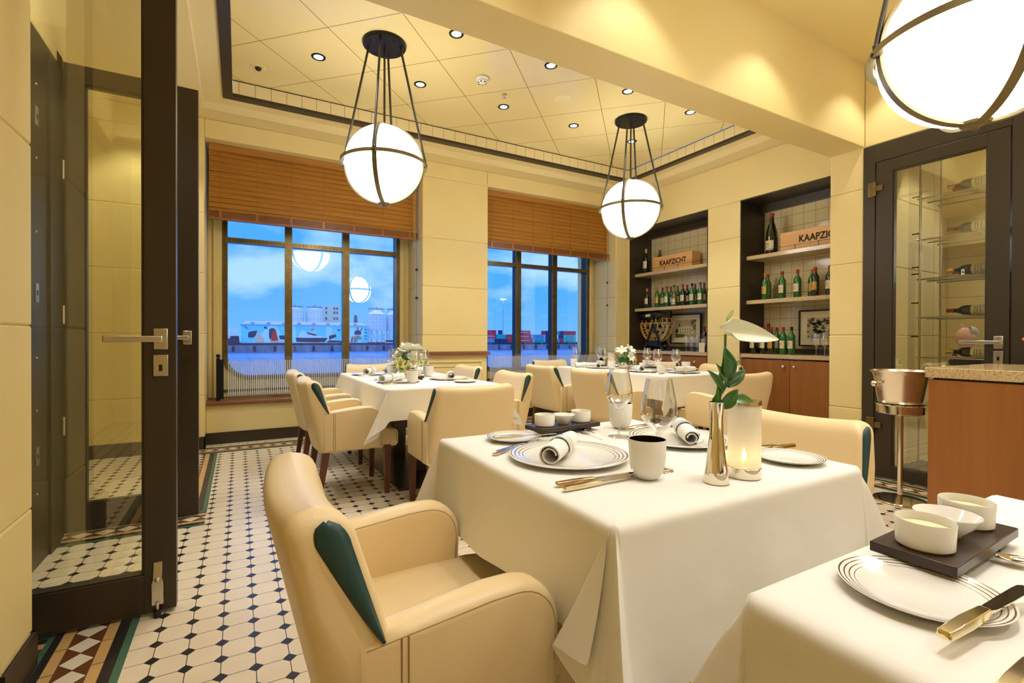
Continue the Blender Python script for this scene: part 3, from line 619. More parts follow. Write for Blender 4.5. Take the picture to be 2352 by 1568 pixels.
for x,y,r,l,g in (
 (.435,1.085,-90,'cream leather armchair nearest the viewer with a teal side inset',G1),
 (1.55,1.10,90,'cream leather armchair on the far side of the small front table, facing left',G1),
 (.745,3.68,-90,'nearer cream armchair left of the window table, beside the hanging cloth corner',G2),
 (.745,4.56,-90,'farther cream armchair left of the window table, in front of the sill',G2),
 (1.26,3.02,0,'cream armchair with its broad back to us at the near end of the window table',G2),
 (1.75,3.64,90,'nearer armchair right of the window table, showing a dark teal edge',G2),
 (1.80,4.70,90,'small far armchair on the right of the window table in front of the column panel',G2),
 (1.26,5.13,180,'armchair at the far end of the window table, only its top visible',G2),
 (3.17,4.42,-90,'farther armchair with its back to us left of the niche table, teal strip showing',G3),
 (3.17,3.58,-90,'nearer armchair left of the niche table, seen behind the wine glass',G3),
 (3.64,5.13,180,'far end armchair of the niche table, in front of the right window',G3),
 (3.80,2.93,0,'cream armchair at the near end of the niche table, behind the vase and candle',G3),
 (4.43,4.50,90,'far right armchair in front of the cabinet of the left wine niche',G3),
 (4.43,3.62,90,'right side armchair in front of the wall between the two niches',G3)):
    chair((x,y,0),D(r),l,g)
# ------------------------------------------------ TABLES AND CLOTHS
def table(x0,x1,y0,y1,label,base,cols,bmat,cmat):
    t=thing('dining_table',label,'table',((x0+x1)/2,(y0+y1)/2,0)); cx,cy=(x0+x1)/2,(y0+y1)/2
    w,h=(x1-x0)/2-.02,(y1-y0)/2-.02
    mb=MB(); mb.box(-w,w,-h,h,.725,.7575); mb.build('tabletop','wood_dark',t,bev=.004)
    mb=MB(); mb.box(base[0]-cx,base[1]-cx,base[2]-cy,base[3]-cy,.0,.018); mb.build('base_plate',bmat,t,bev=.004)
    for (a,b) in cols:
        mb=MB(); mb.box(a-cx-.05,a-cx+.05,b-cy-.05,b-cy+.05,.018,.725); mb.build('column',cmat,t,bev=.004)
    return t
def cloth(x0,x1,y0,y1,dr,label,seed,spikes={}):
    rn=random.Random(seed); L,Rr,F,B=dr; z0=.7600; r=.014
    def axis(a,b,da,db):
        o=[a-da*(1-(k/22)) for k in range(22)]; n=max(8,int((b-a)/.06)); o+=[a+(b-a)*k/n for k in range(n+1)]; o+=[b+db*(k+1)/22 for k in range(22)]; return o
    X=axis(x0,x1,L,Rr); Y=axis(y0,y1,F,B); ph=[rn.uniform(0,6.3) for _ in range(12)]
    fl=.06
    def side(s,t,k,dmax):      # outward offset and drop at arclength s, position t along the edge
        if s<=0: return 0,0
        a=min(s/r,PI/2); o=r*math.sin(a); d=r*(1-math.cos(a)); e=max(0,s-r*PI/2)
        q=e/dmax
        wv=.013*math.sin(t*10+ph[k])+.009*math.sin(t*25+ph[k+4])+.006*math.sin(t*4.1+ph[k+6])+.004*math.sin(t*51+ph[k+7])
        return o+e*fl+q*q*(wv+.012)+.002, d+e*.996
    bm=MB(); N=22
    xi=[x for x in X if x0-1e-9<=x<=x1+1e-9]; yi=[y for y in Y if y0-1e-9<=y<=y1+1e-9]
    def quad(g):
        vs=[[bm.bm.verts.new(p) for p in row] for row in g]
        for i in range(len(g)-1):
            for j in range(len(g[0])-1): bm._f([vs[i][j],vs[i+1][j],vs[i+1][j+1],vs[i][j+1]],0)
    quad([[(x,y,z0) for y in yi] for x in xi])
    def hemf(t,k): return 1+.035*math.sin(t*7+ph[k+2])+.02*math.sin(t*17+ph[k+5])
    for sx,d0,k in ((-1,L,0),(1,Rr,1)):
        bx=x0 if sx<0 else x1; g=[]
        for y in yi:
            row=[]
            for n in range(N+1):
                o,d=side(n/N*d0,y,k,d0); row.append((bx+sx*o,y,z0-d))
            g.append(row)
        quad(g)
    for sy,d0,k in ((-1,F,2),(1,B,3)):
        by=y0 if sy<0 else y1; g=[]
        for x in xi:
            row=[]
            for n in range(N+1):
                o,d=side(n/N*d0,x,k,d0); row.append((x,by+sy*o,z0-d))
            g.append(row)
        quad(g)
    for sx in (-1,1):
        for sy in (-1,1):
            dx0=L if sx<0 else Rr; dy0=F if sy<0 else B; bx=x0 if sx<0 else x1; by=y0 if sy<0 else y1
            kx=0 if sx<0 else 1; ky=2 if sy<0 else 3
            sp=spikes.get((sx,sy),((0,0,0),(.25,.03,.0),(.5,.26,.26),(.75,.0,.03),(1,0,0)))
            tc=math.atan2(dy0,dx0)/(PI/2); ths=sorted(set([round(i/56,5) for i in range(57)]+[round(tc,5)]))
            g=[]
            for th in ths:
                rm=min(dx0/max(1e-6,math.cos(th*PI/2)),dy0/max(1e-6,math.sin(th*PI/2)))
                rm=min(rm,max(dx0,dy0)*1.40)
                for (t0,a0,b0),(t1,a1,b1) in zip(sp,sp[1:]):
                    if th<=t1+1e-9: break
                q=(th-t0)/(t1-t0); q=q*q*(3-2*q)*.6+q*.4; ex=a0+(a1-a0)*q; ey=b0+(b1-b0)*q
                wx=math.cos(th*PI/2)**2; wy=math.sin(th*PI/2)**2; row=[]
                for n in range(N+1):
                    rho=rm*n/N; ox,d1=side(rho,by,kx,dx0 if th<.5 else rm); oy,d2=side(rho,bx,ky,dy0 if th>.5 else rm)
                    if th==0: ox,d1=side(rho,by,kx,dx0)
                    if th==1: oy,d2=side(rho,bx,ky,dy0)
                    e=max(0,rho-r); e=e*min(1,e/.05)
                    dd=(d1*wx+d2*wy)*math.sqrt(max(.25,1-(ex*ex+ey*ey)*.7))
                    row.append((bx+sx*(ox*wx+ex*e),by+sy*(oy*wy+ey*e),z0-dd))
                g.append(row)
            quad(g)
    bmesh.ops.remove_doubles(bm.bm,verts=bm.bm.verts[:],dist=.0008)
    cx,cy=(x0+x1)/2,(y0+y1)/2; bm.tf(tr(-cx,-cy,0)); o=bm.build('tablecloth','cloth',ang=75,loc=(cx,cy,0)); 
    q=o.modifiers.new('sub','SUBSURF'); q.levels=1; q.render_levels=1
    return tag(o,label,'tablecloth')
table(.61,1.45,.695,1.545,'small square dining table in the foreground hidden by its white cloth',(.78,1.30,.85,1.40),[(1.03,1.12)],'brass','basedark')
cloth(.605,1.455,.688,1.55,(.25,.25,.34,.30),'white linen tablecloth on the small front table with a deep corner fold towards us',3,{(-1,-1):((0,0,0),(.14,.02,-.02),(.30,.08,-.40),(.46,.02,-.06),(.62,.22,.30),(.80,.0,.05),(1,0,0)),(-1,1):((0,0,0),(.3,.02,-.05),(.5,.34,.10),(.7,.05,.0),(1,0,0)),(1,-1):((0,0,0),(.3,.05,0),(.5,.30,.22),(.72,.0,.05),(1,0,0))})
table(.61,1.45,-.445,.40,'dining table at the bottom right corner hidden by its white cloth',(.78,1.30,-.3,.25),[(1.03,-.02)],'brass','basedark')
cloth(.605,1.455,-.45,.405,(.36,.25,.3,.30),'white linen tablecloth filling the bottom right corner of the picture',5,{(-1,1):((0,0,0),(.25,.06,-.02),(.5,.52,.22),(.72,.10,.05),(1,0,0))})
table(.88,1.71,3.24,4.93,'long dining table by the left window, dark base plate under the cloth',(1.0,1.58,3.42,4.80),[(1.29,3.85),(1.29,4.45)],'basedark','basedark')
cloth(.872,1.72,3.23,4.94,(.31,.27,.22,.24),'white tablecloth on the table by the left window, pointed corner hanging between the chairs',8,{(-1,-1):((0,0,0),(.2,.04,-.04),(.42,.38,.10),(.66,.06,.0),(1,0,0)),(1,-1):((0,0,0),(.25,.03,0),(.5,.42,.15),(.75,.03,0),(1,0,0))})
table(3.46,4.29,3.21,4.93,'long dining table in front of the wine niches',(3.58,4.16,3.42,4.80),[(3.87,3.85),(3.87,4.45)],'basedark','basedark')
cloth(3.45,4.30,3.20,4.94,(.24,.24,.30,.24),'white tablecloth on the table in front of the wine niches',11,{(-1,-1):((0,0,0),(.22,.05,-.02),(.5,.42,.24),(.72,.06,.02),(1,0,0))})
# ------------------------------------------------ NICHE CABINETS, SHELVES, SIDEBOARD
def cab(y0,y1,label,knobs,doors):
    t=thing('base_cabinet',label,'cabinet',(5.23,(y0+y1)/2,0)); h=(y1-y0)/2
    mb=MB(); mb.box(.03,.44,-h+.005,h-.005,0,.872); mb.build('body','cherry',t,ang=0)
    cy=(y0+y1)/2
    for a,b,k in doors:
        mb=MB(); mb.box(.010,.030,a-cy+.003,b-cy-.003,.11,.868); d=mb.build('door','cherry',t,bev=.002)
        if k is not None: mb=MB(); mb.lathe([(.006,.0),(.006,-.018),(.014,-.022),(.016,-.03),(.010,-.038),(0,-.039)],(.01,k-cy,.80),16,0,'x'); mb.build('knob','steel',d,ang=50)
    return t
cab(4.19,5.62,'cherry wood base cabinet in the left wine niche behind the niche table',0,((5.00,5.60,5.05),(4.42,5.00,4.95),(4.21,4.42,4.38)))
cab(2.30,3.73,'cherry wood base cabinet in the right wine niche with two round knobs',0,((3.13,3.69,3.19),(2.55,3.13,3.07),(2.32,2.55,None)))
for y0,y1,n in ((4.19,5.62,'left'),(2.30,3.73,'right')):
    mb=MB(); mb.box(0,.45,-(y1-y0)/2+.013,(y1-y0)/2-.013,0,.045); tag(mb.build('granite_counter','granite',bev=.002,loc=(5.228,(y0+y1)/2,.885)),'speckled granite counter slab in the %s wine niche'%n,'countertop')
    for z,l in ((2.05,'upper'),(1.52,'lower')):
        t=thing('wall_shelf','%s granite shelf with a thin rail in the %s wine niche'%(l,n),'shelf',(5.33,(y0+y1)/2,z),0,'granite shelves in the wine niches'); h=(y1-y0)/2
        mb=MB(); mb.box(0,.35,-h+.013,h-.013,0,.045); mb.build('slab','granite',t,bev=.002)
        mb=MB(); ys=[-h+.09+i*(2*h-.18)/5 for i in range(6)]
        mb.tube([(.015,-h+.08,.095),(.015,h-.09,.095),(.06,h-.08,.095),(.33,h-.08,.095)],.0025,6); [mb.tube([(.015,y,.045),(.015,y,.10)],.003,6) for y in ys]; mb.build('guard_rail','black',t,ang=0)
t=thing('serving_sideboard','cherry wood sideboard at the right edge with a thick speckled granite top','sideboard',(3.28,1.21,0))
mb=MB(); mb.box(.012,.90,-2.2,-.012,.0,.885); mb.build('body','cherry',t,bev=.003)
mb=MB(); mb.box(.03,.88,-2.18,-.03,.885,.895); mb.build('shadow_gap','black',t,ang=0)
mb=MB(); mb.box(0,.92,-2.22,0,.895,.95); mb.build('granite_top','granite',t,bev=.004)
# ------------------------------------------------ CHAMPAGNE BUCKET ON STAND
bx,by=3.93,1.58
t=thing('bucket_stand','polished silver wine bucket stand beside the sideboard','bucket stand',(bx,by,0))
mb=MB(); mb.lathe([(0,0),(.15,0),(.155,.006),(.15,.014),(.02,.03),(0,.03)],(0,0,0),32); mb.build('foot','chrome',t,ang=40)
mb=MB(); mb.tube([(0,0,.02),(0,0,.60)],.016,16); mb.build('pole','chrome',t,ang=60)
mb=MB(); mb.lathe([(0,.585),(.09,.59),(.128,.60),(.133,.605),(.135,.655),(.142,.662),(.142,.667),(.130,.667),(.126,.61),(0,.60)],(0,0,0),40); mb.build('cradle','chrome',t,ang=40)
t=thing('wine_bucket','polished silver wine bucket with ball handles standing in its cradle','bucket',(bx,by,.612))
mb=MB(); mb.lathe([(0,0),(.112,0),(.118,.006),(.150,.235),(.158,.262),(.170,.272),(.172,.280),(.164,.280),(.150,.262),(.143,.235),(.111,.01),(0,.01)],(0,0,0),44); mb.build('bucket','brushed',t,ang=50)
for s in (-1,1): mb=MB(); a=D(150 if s<0 else -30); c=Vector((math.cos(a),math.sin(a),0)); mb.tube([c*.142+Vector((0,0,.19)),c*.165+Vector((0,0,.19))],.012,12); mb.ball(c*.178+Vector((0,0,.19)),.022,0,16,10); mb.build('handle','chrome',t,ang=60)
# ------------------------------------------------ TABLEWARE
TZ=.7620
def make_charger():
    o=MB().lathe([(0,.004),(.10,.004),(.112,.0065),(.150,.0135),(.166,.0155),(.1685,.014),(.166,.011),(.12,.002),(.098,.0),(0,0)],(0,0,0),56).build('charger_plate','charger',ang=40); return tag(o,'x','plate')
def make_side():
    o=MB().lathe([(0,.003),(.055,.003),(.064,.006),(.088,.0125),(.0918,.013),(.089,.010),(.062,.001),(.052,0),(0,0)],(0,0,0),44).build('side_plate','breadp',ang=40); return tag(o,'x','plate')
charger=Kind(make_charger()); sidep=Kind(make_side())
def make_nap(flare=True):
    t=thing('napkin_roll','x','napkin'); L=.11; mb=MB()
    def sec(u):      # spiral thick section along x
        x=-L+2*L*u; r0=.0235+.003*math.sin(u*3)+(.004*(1-u)); pts=[]; n=34
        outer=[]; inner=[]
        for k in range(n+1):
            a=-PI/2+2*PI*1.75*k/n; r=r0-(.0085*k/n)*1.5
            outer.append((r*math.cos(a),r*math.sin(a)*.92+.0225)); r2=r-.0028; inner.append((r2*math.cos(a),r2*math.sin(a)*.92+.0225))
        return [(x,p[0],p[1]) for p in outer+inner[::-1]]
    mb.loft([sec(i/10) for i in range(11)]); mb.build('folded_linen','napkin',t,ang=60)
    mb=MB(); mb.loft([[(L-.03,.0235,.02),(L-.03,.018,.036)],[(L+.0,.030,.016),(L,.022,.034)],[(L+.035,.020,.018),(L+.035,.012,.026)],[(L+.055,.004,.020),(L+.055,.003,.022)]],caps=False,closed=False); mb.build('loose_corner','napkin',t,ang=60,solid=.002)
    mb=MB(); mb.lathe([(.0268,-.018),(.0275,-.018),(.0275,.018),(.0268,.018)],(-.01,0,.0225),30,0,'x'); 
    for x in (-.014,.014): mb.lathe([(.0276,x-.0006),(.0279,x-.0006),(.0279,x+.0006),(.0276,x+.0006)],(-.01,0,.0225),30,1,'x')
    o=mb.build('napkin_band',['white','steel'],t,ang=40); o.scale=(1,1,1); return t
nap=Kind(make_nap())
def make_cup():
    t=thing('water_cup','x','cup'); 
    MB().lathe([(0,0),(.022,0),(.028,.003),(.039,.020),(.0435,.045),(.0450,.094),(.0443,.0955),(.0430,.0945)],(0,0,0),36).build('cup_body','white',t,ang=50)
    o=MB().lathe([(.0433,.0945),(.0417,.045),(.036,.020),(.02,.008),(0,.006)],(0,0,0),36).build('silvered_inside','darkmirror',t,ang=60); o['label']='mirror silver lining'; return t
cup=Kind(make_cup())
def make_glass(h=.235,rb=.047,name='wine_glass'):
    t=thing(name,'x','wine glass'); s=h/.235
    MB().lathe([(0,.0025),(.012,.0035),(.036,.0012),(.0375,.0),(.0,.0)],(0,0,0),36).build('glass_foot','crystalstem',t,ang=60)
    MB().lathe([(.0060,.003),(.0044,.02),(.0042,.07*s),(.0050,.085*s),(.0090,.094*s),(.004,.098*s)],(0,0,0),16).build('glass_stem','crystalstem',t,ang=60)
    k=rb/.047
    pr=[(.004,.094),(.011,.098),(.022,.107),(.035,.121),(.044,.135),(.047,.144),(.0465,.155),(.043,.180),(.037,.210),(.033,.232),(.0325,.235)]
    pr=[(a*k,b*s) for a,b in pr]; inn=[(a*k-.0011 if a>.004 else .0,b*s+(.002 if b<.12 else 0)) for a,b in reversed(pr)]
    mb=MB(); rings=[[(r*math.cos(2*PI*i/40),r*math.sin(2*PI*i/40),z) for i in range(40)] for r,z in pr+inn[:-1]]
    mb.loft(rings,caps=False); mb.build('glass_bowl','wineglass',t,ang=80); return t
wglass=Kind(make_glass())
def make_knife():
    t=thing('table_knife','x','knife'); mb=MB()
    S=lambda x,w,h,z:[(x,-w,z-h),(x,w,z-h),(x,w*.8,z+h),(x,-w*.8,z+h)]
    mb.loft([S(-.115,.004,.002,.006),S(-.112,.0075,.0045,.006),S(-.06,.0085,.005,.006),S(-.012,.0070,.0042,.006),S(-.008,.0060,.0035,.006)]); mb.build('handle','gold',t,bev=.001)
    mb=MB(); mb.loft([[(x,y0,z),(x,y1,z),(x,y1,z+h),(x,y0,z+h)] for x,y0,y1,z,h in ((-.009,-.005,.005,.003,.005),(.005,-.006,.007,.004,.0022),(.05,-.007,.008,.004,.0018),(.09,-.007,.0085,.004,.0016),(.108,-.004,.008,.004,.0014),(.115,.002,.005,.004,.001))]); mb.build('blade','chrome',t,ang=30); return t
def make_fork():
    t=thing('table_fork','x','fork'); mb=MB()
    mb.loft([[(x,-w,z-.001),(x,w,z-.001),(x,w,z+.0015),(x,-w,z+.0015)] for x,w,z in ((-.10,.006,.002),(-.095,.010,.0025),(-.05,.006,.004),(.0,.003,.006),(.03,.003,.005),(.042,.010,.003),(.055,.0125,.003))]); mb.build('handle','gold',t,bev=.0006)
    mb=MB()
    for y in (-.0105,-.0035,.0035,.0105): mb.loft([[(x,y-w,z-.0008),(x,y+w,z-.0008),(x,y+w,z+.0008),(x,y-w,z+.0008)] for x,w,z in ((.053,.002,.003),(.08,.0016,.005),(.10,.0006,.011))])
    mb.build('tines','chrome',t,ang=0); return t
def make_spoon():
    t=thing('tea_spoon','x','spoon')
    mb=MB(); mb.grid(lambda u,v:((.016*math.sin(PI*(.02+.96*v))**.8*math.cos(2*PI*u))*1.5*0+(-.024+.048*v),(.0155*math.sin(PI*(.03+.94*v))**.75)*(2*u-1),.004+.010*((2*u-1)**2*.6+(2*v-1)**2*.5)*.6),10,12); mb.build('spoon_bowl','chrome',t,ang=80,solid=.0012)
    mb=MB(); mb.loft([[(x,-w,z-.0008),(x,w,z-.0008),(x,w,z+.0012),(x,-w,z+.0012)] for x,w,z in ((.022,.0045,.0075),(.035,.002,.010),(.07,.0018,.009),(.105,.0045,.003),(.118,.004,.0015))]); mb.build('handle','gold',t,ang=40); return t
knife=Kind(make_knife()); fork=Kind(make_fork()); spoon=Kind(make_spoon())
def make_tray():
    t=thing('condiment_tray','x','tray'); mb=MB(); mb.box(-.135,.135,-.052,.052,.013,.028); mb.build('tray_board','wood_dark',t,bev=.0015)
    for x in (-.085,.085): mb=MB(); mb.box(x-.012,x+.012,-.045,.045,0,.013); mb.build('foot','wood_dark',t,bev=.001)
    return t
tray=Kind(make_tray())
def make_ram():
    t=thing('ramekin','x','bowl'); MB().lathe([(0,0),(.032,0),(.0355,.003),(.037,.040),(.0362,.0412),(.0352,.040),(.034,.006),(0,.005)],(0,0,0),32).build('bowl','white',t,ang=40)
    MB().lathe([(0,.030),(.02,.0305),(.0345,.0285),(.0345,.027),(0,.027)],(0,0,0),24).build('butter','cream_sauce',t,ang=60); return t
def make_low():
    t=thing('dipping_bowl','x','bowl'); MB().lathe([(0,0),(.018,0),(.020,.004),(.034,.018),(.043,.033),(.0425,.034),(.041,.033),(.031,.019),(.012,.008),(0,.0075)],(0,0,0),36).build('bowl','white',t,ang=50)
    mb=MB()
    for k in range(7): a=k*.9; mb.ball((.009*math.cos(a)*(.4+.1*k),.007*math.sin(a),.012+.002*(k%3)),.0035,0,8,6,(1.6,1,.7))
    mb.build('dark_flakes','oil',t,ang=60); return t
ram=Kind(make_ram()); low=Kind(make_low())
def place_tray(x,y,rz,who,z=TZ):
    tray((x,y,z),rz,'dark wooden condiment tray %s'%who,'condiment trays'); c,s=math.cos(rz),math.sin(rz)
    ram((x-.085*c,y-.085*s,z+.028),0,'left hand butter ramekin on the tray %s'%who,'butter ramekins')
    low((x,y,z+.028),0,'low dipping bowl on the tray %s'%who,'dipping bowls')
    ram((x+.085*c,y+.085*s,z+.028),0,'right hand butter ramekin on the tray %s'%who,'butter ramekins')
_nap=nap
def nap(loc,rz=0,label=None,group=None): return _nap(loc,rz,label,group,(1.08,1.18,1.18) if loc[1]<2 else (1.1,1.25,1.25))
GP='ringed white plates'; GN='rolled white napkins'; GC='white cups with silvered insides'; GG='tall wine glasses'; GK='silver knives'; GF='silver forks'; GS='silver spoons'
# --- front table
charger((.815,1.12,TZ),0,'large silver ringed plate in front of the foreground chair, holding a napkin',GP)
charger((1.283,1.135,TZ),0,'large silver ringed plate behind the vase on the small front table',GP)
sidep((.805,1.415,TZ),0,'small ringed bread plate at the back left corner of the front table',GP)
sidep((1.345,.805,TZ),0,'small ringed bread plate right of the candle on the front table',GP)
nap((.795,1.125,TZ+.008),D(40),'rolled white napkin with silver lined band on the nearest big plate',GN)
nap((1.285,1.115,TZ+.008),D(-130),'rolled white napkin with band on the plate behind the vase',GN)
cup((.868,.868,TZ),0,'white cup with dark silvered inside, in front of the vase, nearest cup',GC)
cup((1.265,1.405,TZ),0,'white cup behind the left wine glass at the back of the front table',GC)
wglass((1.150,1.285,TZ),0,'tall wine glass in front of the far cup on the front table',GG)
wglass((.945,.905,TZ),0,'nearest and biggest looking wine glass right behind the front cup',GG)
knife((.745,.908,TZ),D(-3),'gold toned knife beside the nearest plate, farther of the pair',GK)
knife((.740,.880,TZ),D(1),'gold toned knife beside the nearest plate, closer to the table edge',GK)
knife((.825,1.372,TZ+.013),D(-8),'butter knife lying across the back left bread plate',GK)
fork((.735,1.285,TZ),D(22),'silver fork left of the nearest napkin plate, next to the bread plate',GF)
fork((.760,1.315,TZ),D(24),'second silver fork between the bread plate and the nearest big plate',GF)
fork((1.310,1.385,TZ),D(-170),'dark looking fork behind the far ringed plate, left of the pair',GF)
fork((1.320,1.362,TZ),D(-170),'dark looking fork behind the far ringed plate, right of the pair',GF)
knife((1.405,.90,TZ+.001),D(175),'silver knife just right of the candle above the bread plate',GK)
fork((1.395,.935,TZ),D(180),'silver fork behind the candle near the far right bread plate',GF)
place_tray(1.035,1.455,D(4),'at the back of the front table')
spoon((1.085,1.385,TZ+.001),D(-100),'small silver spoon leaning beside the tray on the front table',GS)
# --- bottom right table
sidep((.785,.293,TZ),0,'ringed side plate at the bottom right with a knife laid on it',GP)
knife((.775,.222,TZ+.014),D(-2),'broad knife lying on the side plate at the bottom right',GK)
knife((.720,.172,TZ),D(2),'gold toned knife handle cut off by the right edge',GK)
fork((.70,.135,TZ),D(3),'gold toned fork handle in the bottom right corner',GF)
place_tray(.985,.333,D(2),'on the bottom right table')
spoon((1.020,.262,TZ+.001),D(-52),'silver spoon resting against the tray on the bottom right table',GS)
# --- window table
for x,y,l in ((1.075,3.70,'plate nearest the cloth corner on the window table'),(1.06,4.56,'plate at the far left of the window table'),(1.53,3.78,'plate on the right side of the window table by its bread plate'),(1.53,4.60,'plate at the far right of the window table behind the flowers')):
    charger((x,y,TZ),0,'ringed '+l,GP)
for x,y,r,l in ((1.03,3.70,35,'near left plate of the window table'),(1.06,4.56,60,'far left plate of the window table'),(1.55,3.80,70,'right hand plate of the window table'),(1.50,4.56,120,'plate behind the flowers on the window table')):
    nap((x,y,TZ+.008),D(r),'rolled napkin on the '+l,GN)
sidep((1.53,3.46,TZ),0,'small bread plate near the right front edge of the window table',GP); sidep((1.03,3.93,TZ),0,'small bread plate between the two left settings of the window table',GP)
for x,y,l in ((1.14,3.56,'nearest cup on the window table, in front of the flowers'),(1.20,4.33,'cup left of the flowers on the window table'),(1.47,4.13,'cup right of the flowers on the window table')): cup((x,y,TZ),0,'white '+l,GC)
for x,y,l in ((1.225,4.42,'left of the flowers'),(1.24,3.80,'in front of the flowers, overlapping them'),(1.45,4.18,'right of the flowers'),(1.37,4.80,'half hidden behind the flowers')): wglass((x,y,TZ),0,'wine glass on the window table '+l,GG)
knife((1.01,3.50,TZ),0,'knife in front of the near left plate of the window table',GK); knife((1.02,4.36,TZ),0,'knife beside the far left plate of the window table',GK)
fork((.98,3.90,TZ),D(10),'fork behind the near left plate of the window table',GF); fork((1.55,3.56,TZ),D(170),'fork beside the right bread plate of the window table',GF)
spoon((1.40,3.70,TZ),D(-70),'small spoon right of the tray on the window table',GS)
place_tray(1.29,3.94,D(80),'right of the flowers on the window table'); place_tray(1.28,4.70,D(80),'left of the flowers on the window table')
# --- niche table
for x,y,l in ((3.66,4.42,'left plate, farther one'),(3.66,3.72,'left plate, nearer one'),(3.90,3.42,'plate at the near end'),(4.10,3.85,'right plate, nearer one'),(4.10,4.55,'right plate, farther one')): charger((x,y,TZ),0,'ringed %s of the niche table'%l,GP)
for x,y,r,l in ((3.60,4.40,60,'farther left plate'),(3.62,3.74,60,'nearer left plate'),(3.93,3.42,-10,'near end plate, lying straight across'),(4.08,3.87,40,'nearer right plate'),(3.60,4.62,-20,'far left of the cloth behind the cup')): nap((x,y,TZ+.008 if y!=4.62 else TZ),D(r),'rolled napkin on the %s of the niche table'%l,GN)
for x,y,l in ((3.57,4.80,'at the far left corner'),(3.61,4.16,'beside the flowers'),(3.58,3.40,'at the near left corner'),(4.18,3.62,'at the right, alone'),(4.15,4.17,'on the right behind the tray')): cup((x,y,TZ),0,'white cup %s of the niche table'%l,GC)
for x,y,l in ((3.64,4.86,'far left, against the window'),(3.95,4.78,'left one of the two beside the candle'),(3.77,4.47,'right one of the two beside the candle'),(4.10,4.11,'left of the pair near the cabinet'),(3.78,3.64,'right of the pair near the cabinet'),(3.86,3.47,'nearest the vase leaves')): wglass((x,y,TZ),0,'wine glass on the niche table, %s'%l,GG)
place_tray(4.02,3.98,D(-35),'on the right half of the niche table'); place_tray(3.84,4.62,D(60),'on the left half of the niche table')
knife((3.62,3.50,TZ),0,'knife beside the nearer left plate of the niche table',GK); fork((3.70,3.30,TZ),D(80),'fork at the near end of the niche table',GF); knife((3.62,4.20,TZ),0,'knife beside the farther left plate of the niche table',GK)
# ------------------------------------------------ CANDLES
def make_candle():
    t=thing('candle_lamp','x','candle lamp')
    MB().lathe([(0,0),(.038,0),(.039,.002),(.039,.024),(.0365,.026),(0,.026)],(0,0,0),40).build('metal_base','chrome',t,ang=40)
    MB().lathe([(.0372,.026),(.0372,.180),(.038,.180),(.038,.026)],(0,0,0),44).build('frosted_shade','shade',t,ang=60)
    MB().lathe([(.0370,.176),(.0370,.187),(.0392,.187),(.0392,.178)],(0,0,0),44).build('top_rim','chrome',t,ang=40)
    MB().lathe([(0,.026),(.014,.026),(.014,.036),(0,.036)],(0,0,0),20).build('tea_light','white',t,ang=40)
    o=MB().lathe([(0,.038),(.006,.045),(.005,.054),(0,.070)],(0,0,0),12).build('flame','flame',t,ang=60)
    l=bpy.data.lights.new('flame_light','POINT'); l.energy=.35; l.color=(1,.72,.32); l.shadow_soft_size=.006; lo=bpy.data.objects.new('flame_light',l); C.objects.link(lo); lo.parent=t; lo.location=(0,0,.05)
    return t
s=NT('frosted_shade_glass'); s.p.inputs['Base Color'].default_value=(.88,.85,.76,1); s.p.inputs['Roughness'].default_value=.5
tl=s.n.new('ShaderNodeBsdfTranslucent'); tl.inputs[0].default_value=(.97,.94,.86,1); mxs=s.n.new('ShaderNodeMixShader'); mxs.inputs[0].default_value=.55; s.L.new(s.p.outputs[0],mxs.inputs[1]); s.L.new(tl.outputs[0],mxs.inputs[2]); tp=s.n.new('ShaderNodeBsdfTransparent'); mx3=s.n.new('ShaderNodeMixShader'); mx3.inputs[0].default_value=.28; s.L.new(mxs.outputs[0],mx3.inputs[1]); s.L.new(tp.outputs[0],mx3.inputs[2]); s.L.new(mx3.outputs[0],s.n['Material Output'].inputs[0]); M['shade']=s.m
M['flame']=emis('candle_flame',(1,.75,.35),12)
candle=Kind(make_candle())
candle((1.088,.762,TZ),0,'frosted white candle lamp with silver base next to the bud vase','frosted candle lamps')
candle((3.86,4.45,TZ),0,'frosted candle lamp left of the flowers on the niche table','frosted candle lamps')
# ------------------------------------------------ BUD VASE + ANTHURIUM
vx,vy=.985,.762
t=tag(MB().lathe([(0,0),(.0285,0),(.0295,.003),(.026,.03),(.0195,.08),(.0160,.115),(.0150,.15),(.0168,.186),(.0178,.190),(.0162,.190),(.0138,.15),(.0140,.12),(.0,.11)],(0,0,0),40).build('bud_vase','chrome',ang=50,loc=(vx,vy,TZ)),'tall slim polished silver bud vase at the near corner of the front table','vase')
t=thing('anthurium_stem','white anthurium flower with dark green leaves standing in the silver bud vase','flower',(vx,vy,TZ+.115))
mb=MB(); mb.tube([(0,0,0),(.010,0,.08),(.026,.004,.14),(.040,.008,.19),(.046,.012,.235)],[.0035,.0035,.0035,.003,.003],8); mb.tube([(-.006,0,0),(.002,0,.09),(.014,.002,.14),(.028,.004,.17)],[.004,.004,.003,.002],8); mb.build('stalk','stemg',t,ang=60)
def spf(u,v):
    a=(u-.5)*2; w=.029*min(1,(v*9+.25))**.6*(1-v)**.72*(1+.25*math.sin(PI*v))+.0003
    x=.040+.172*v-.012*(1-v)**4*(1-a*a); z=.250-.027*v+a*w*.93; y=.016-.035*v+a*w*.30-.022*(a*a)*(1-v)-.010*math.sin(PI*v)
    return (x,y,z)
mb=MB(); mb.grid(spf,16,26)
o=mb.build('spathe','spathe',t,ang=80,solid=.0012)
mb=MB(); mb.tube([(.052,.012,.255),(.062,.016,.275),(.080,.018,.292)],[.003,.0048,.0035],10); mb.ball((.080,.018,.292),.0038,0,10,6); mb.build('spadix','spadix',t,ang=70)
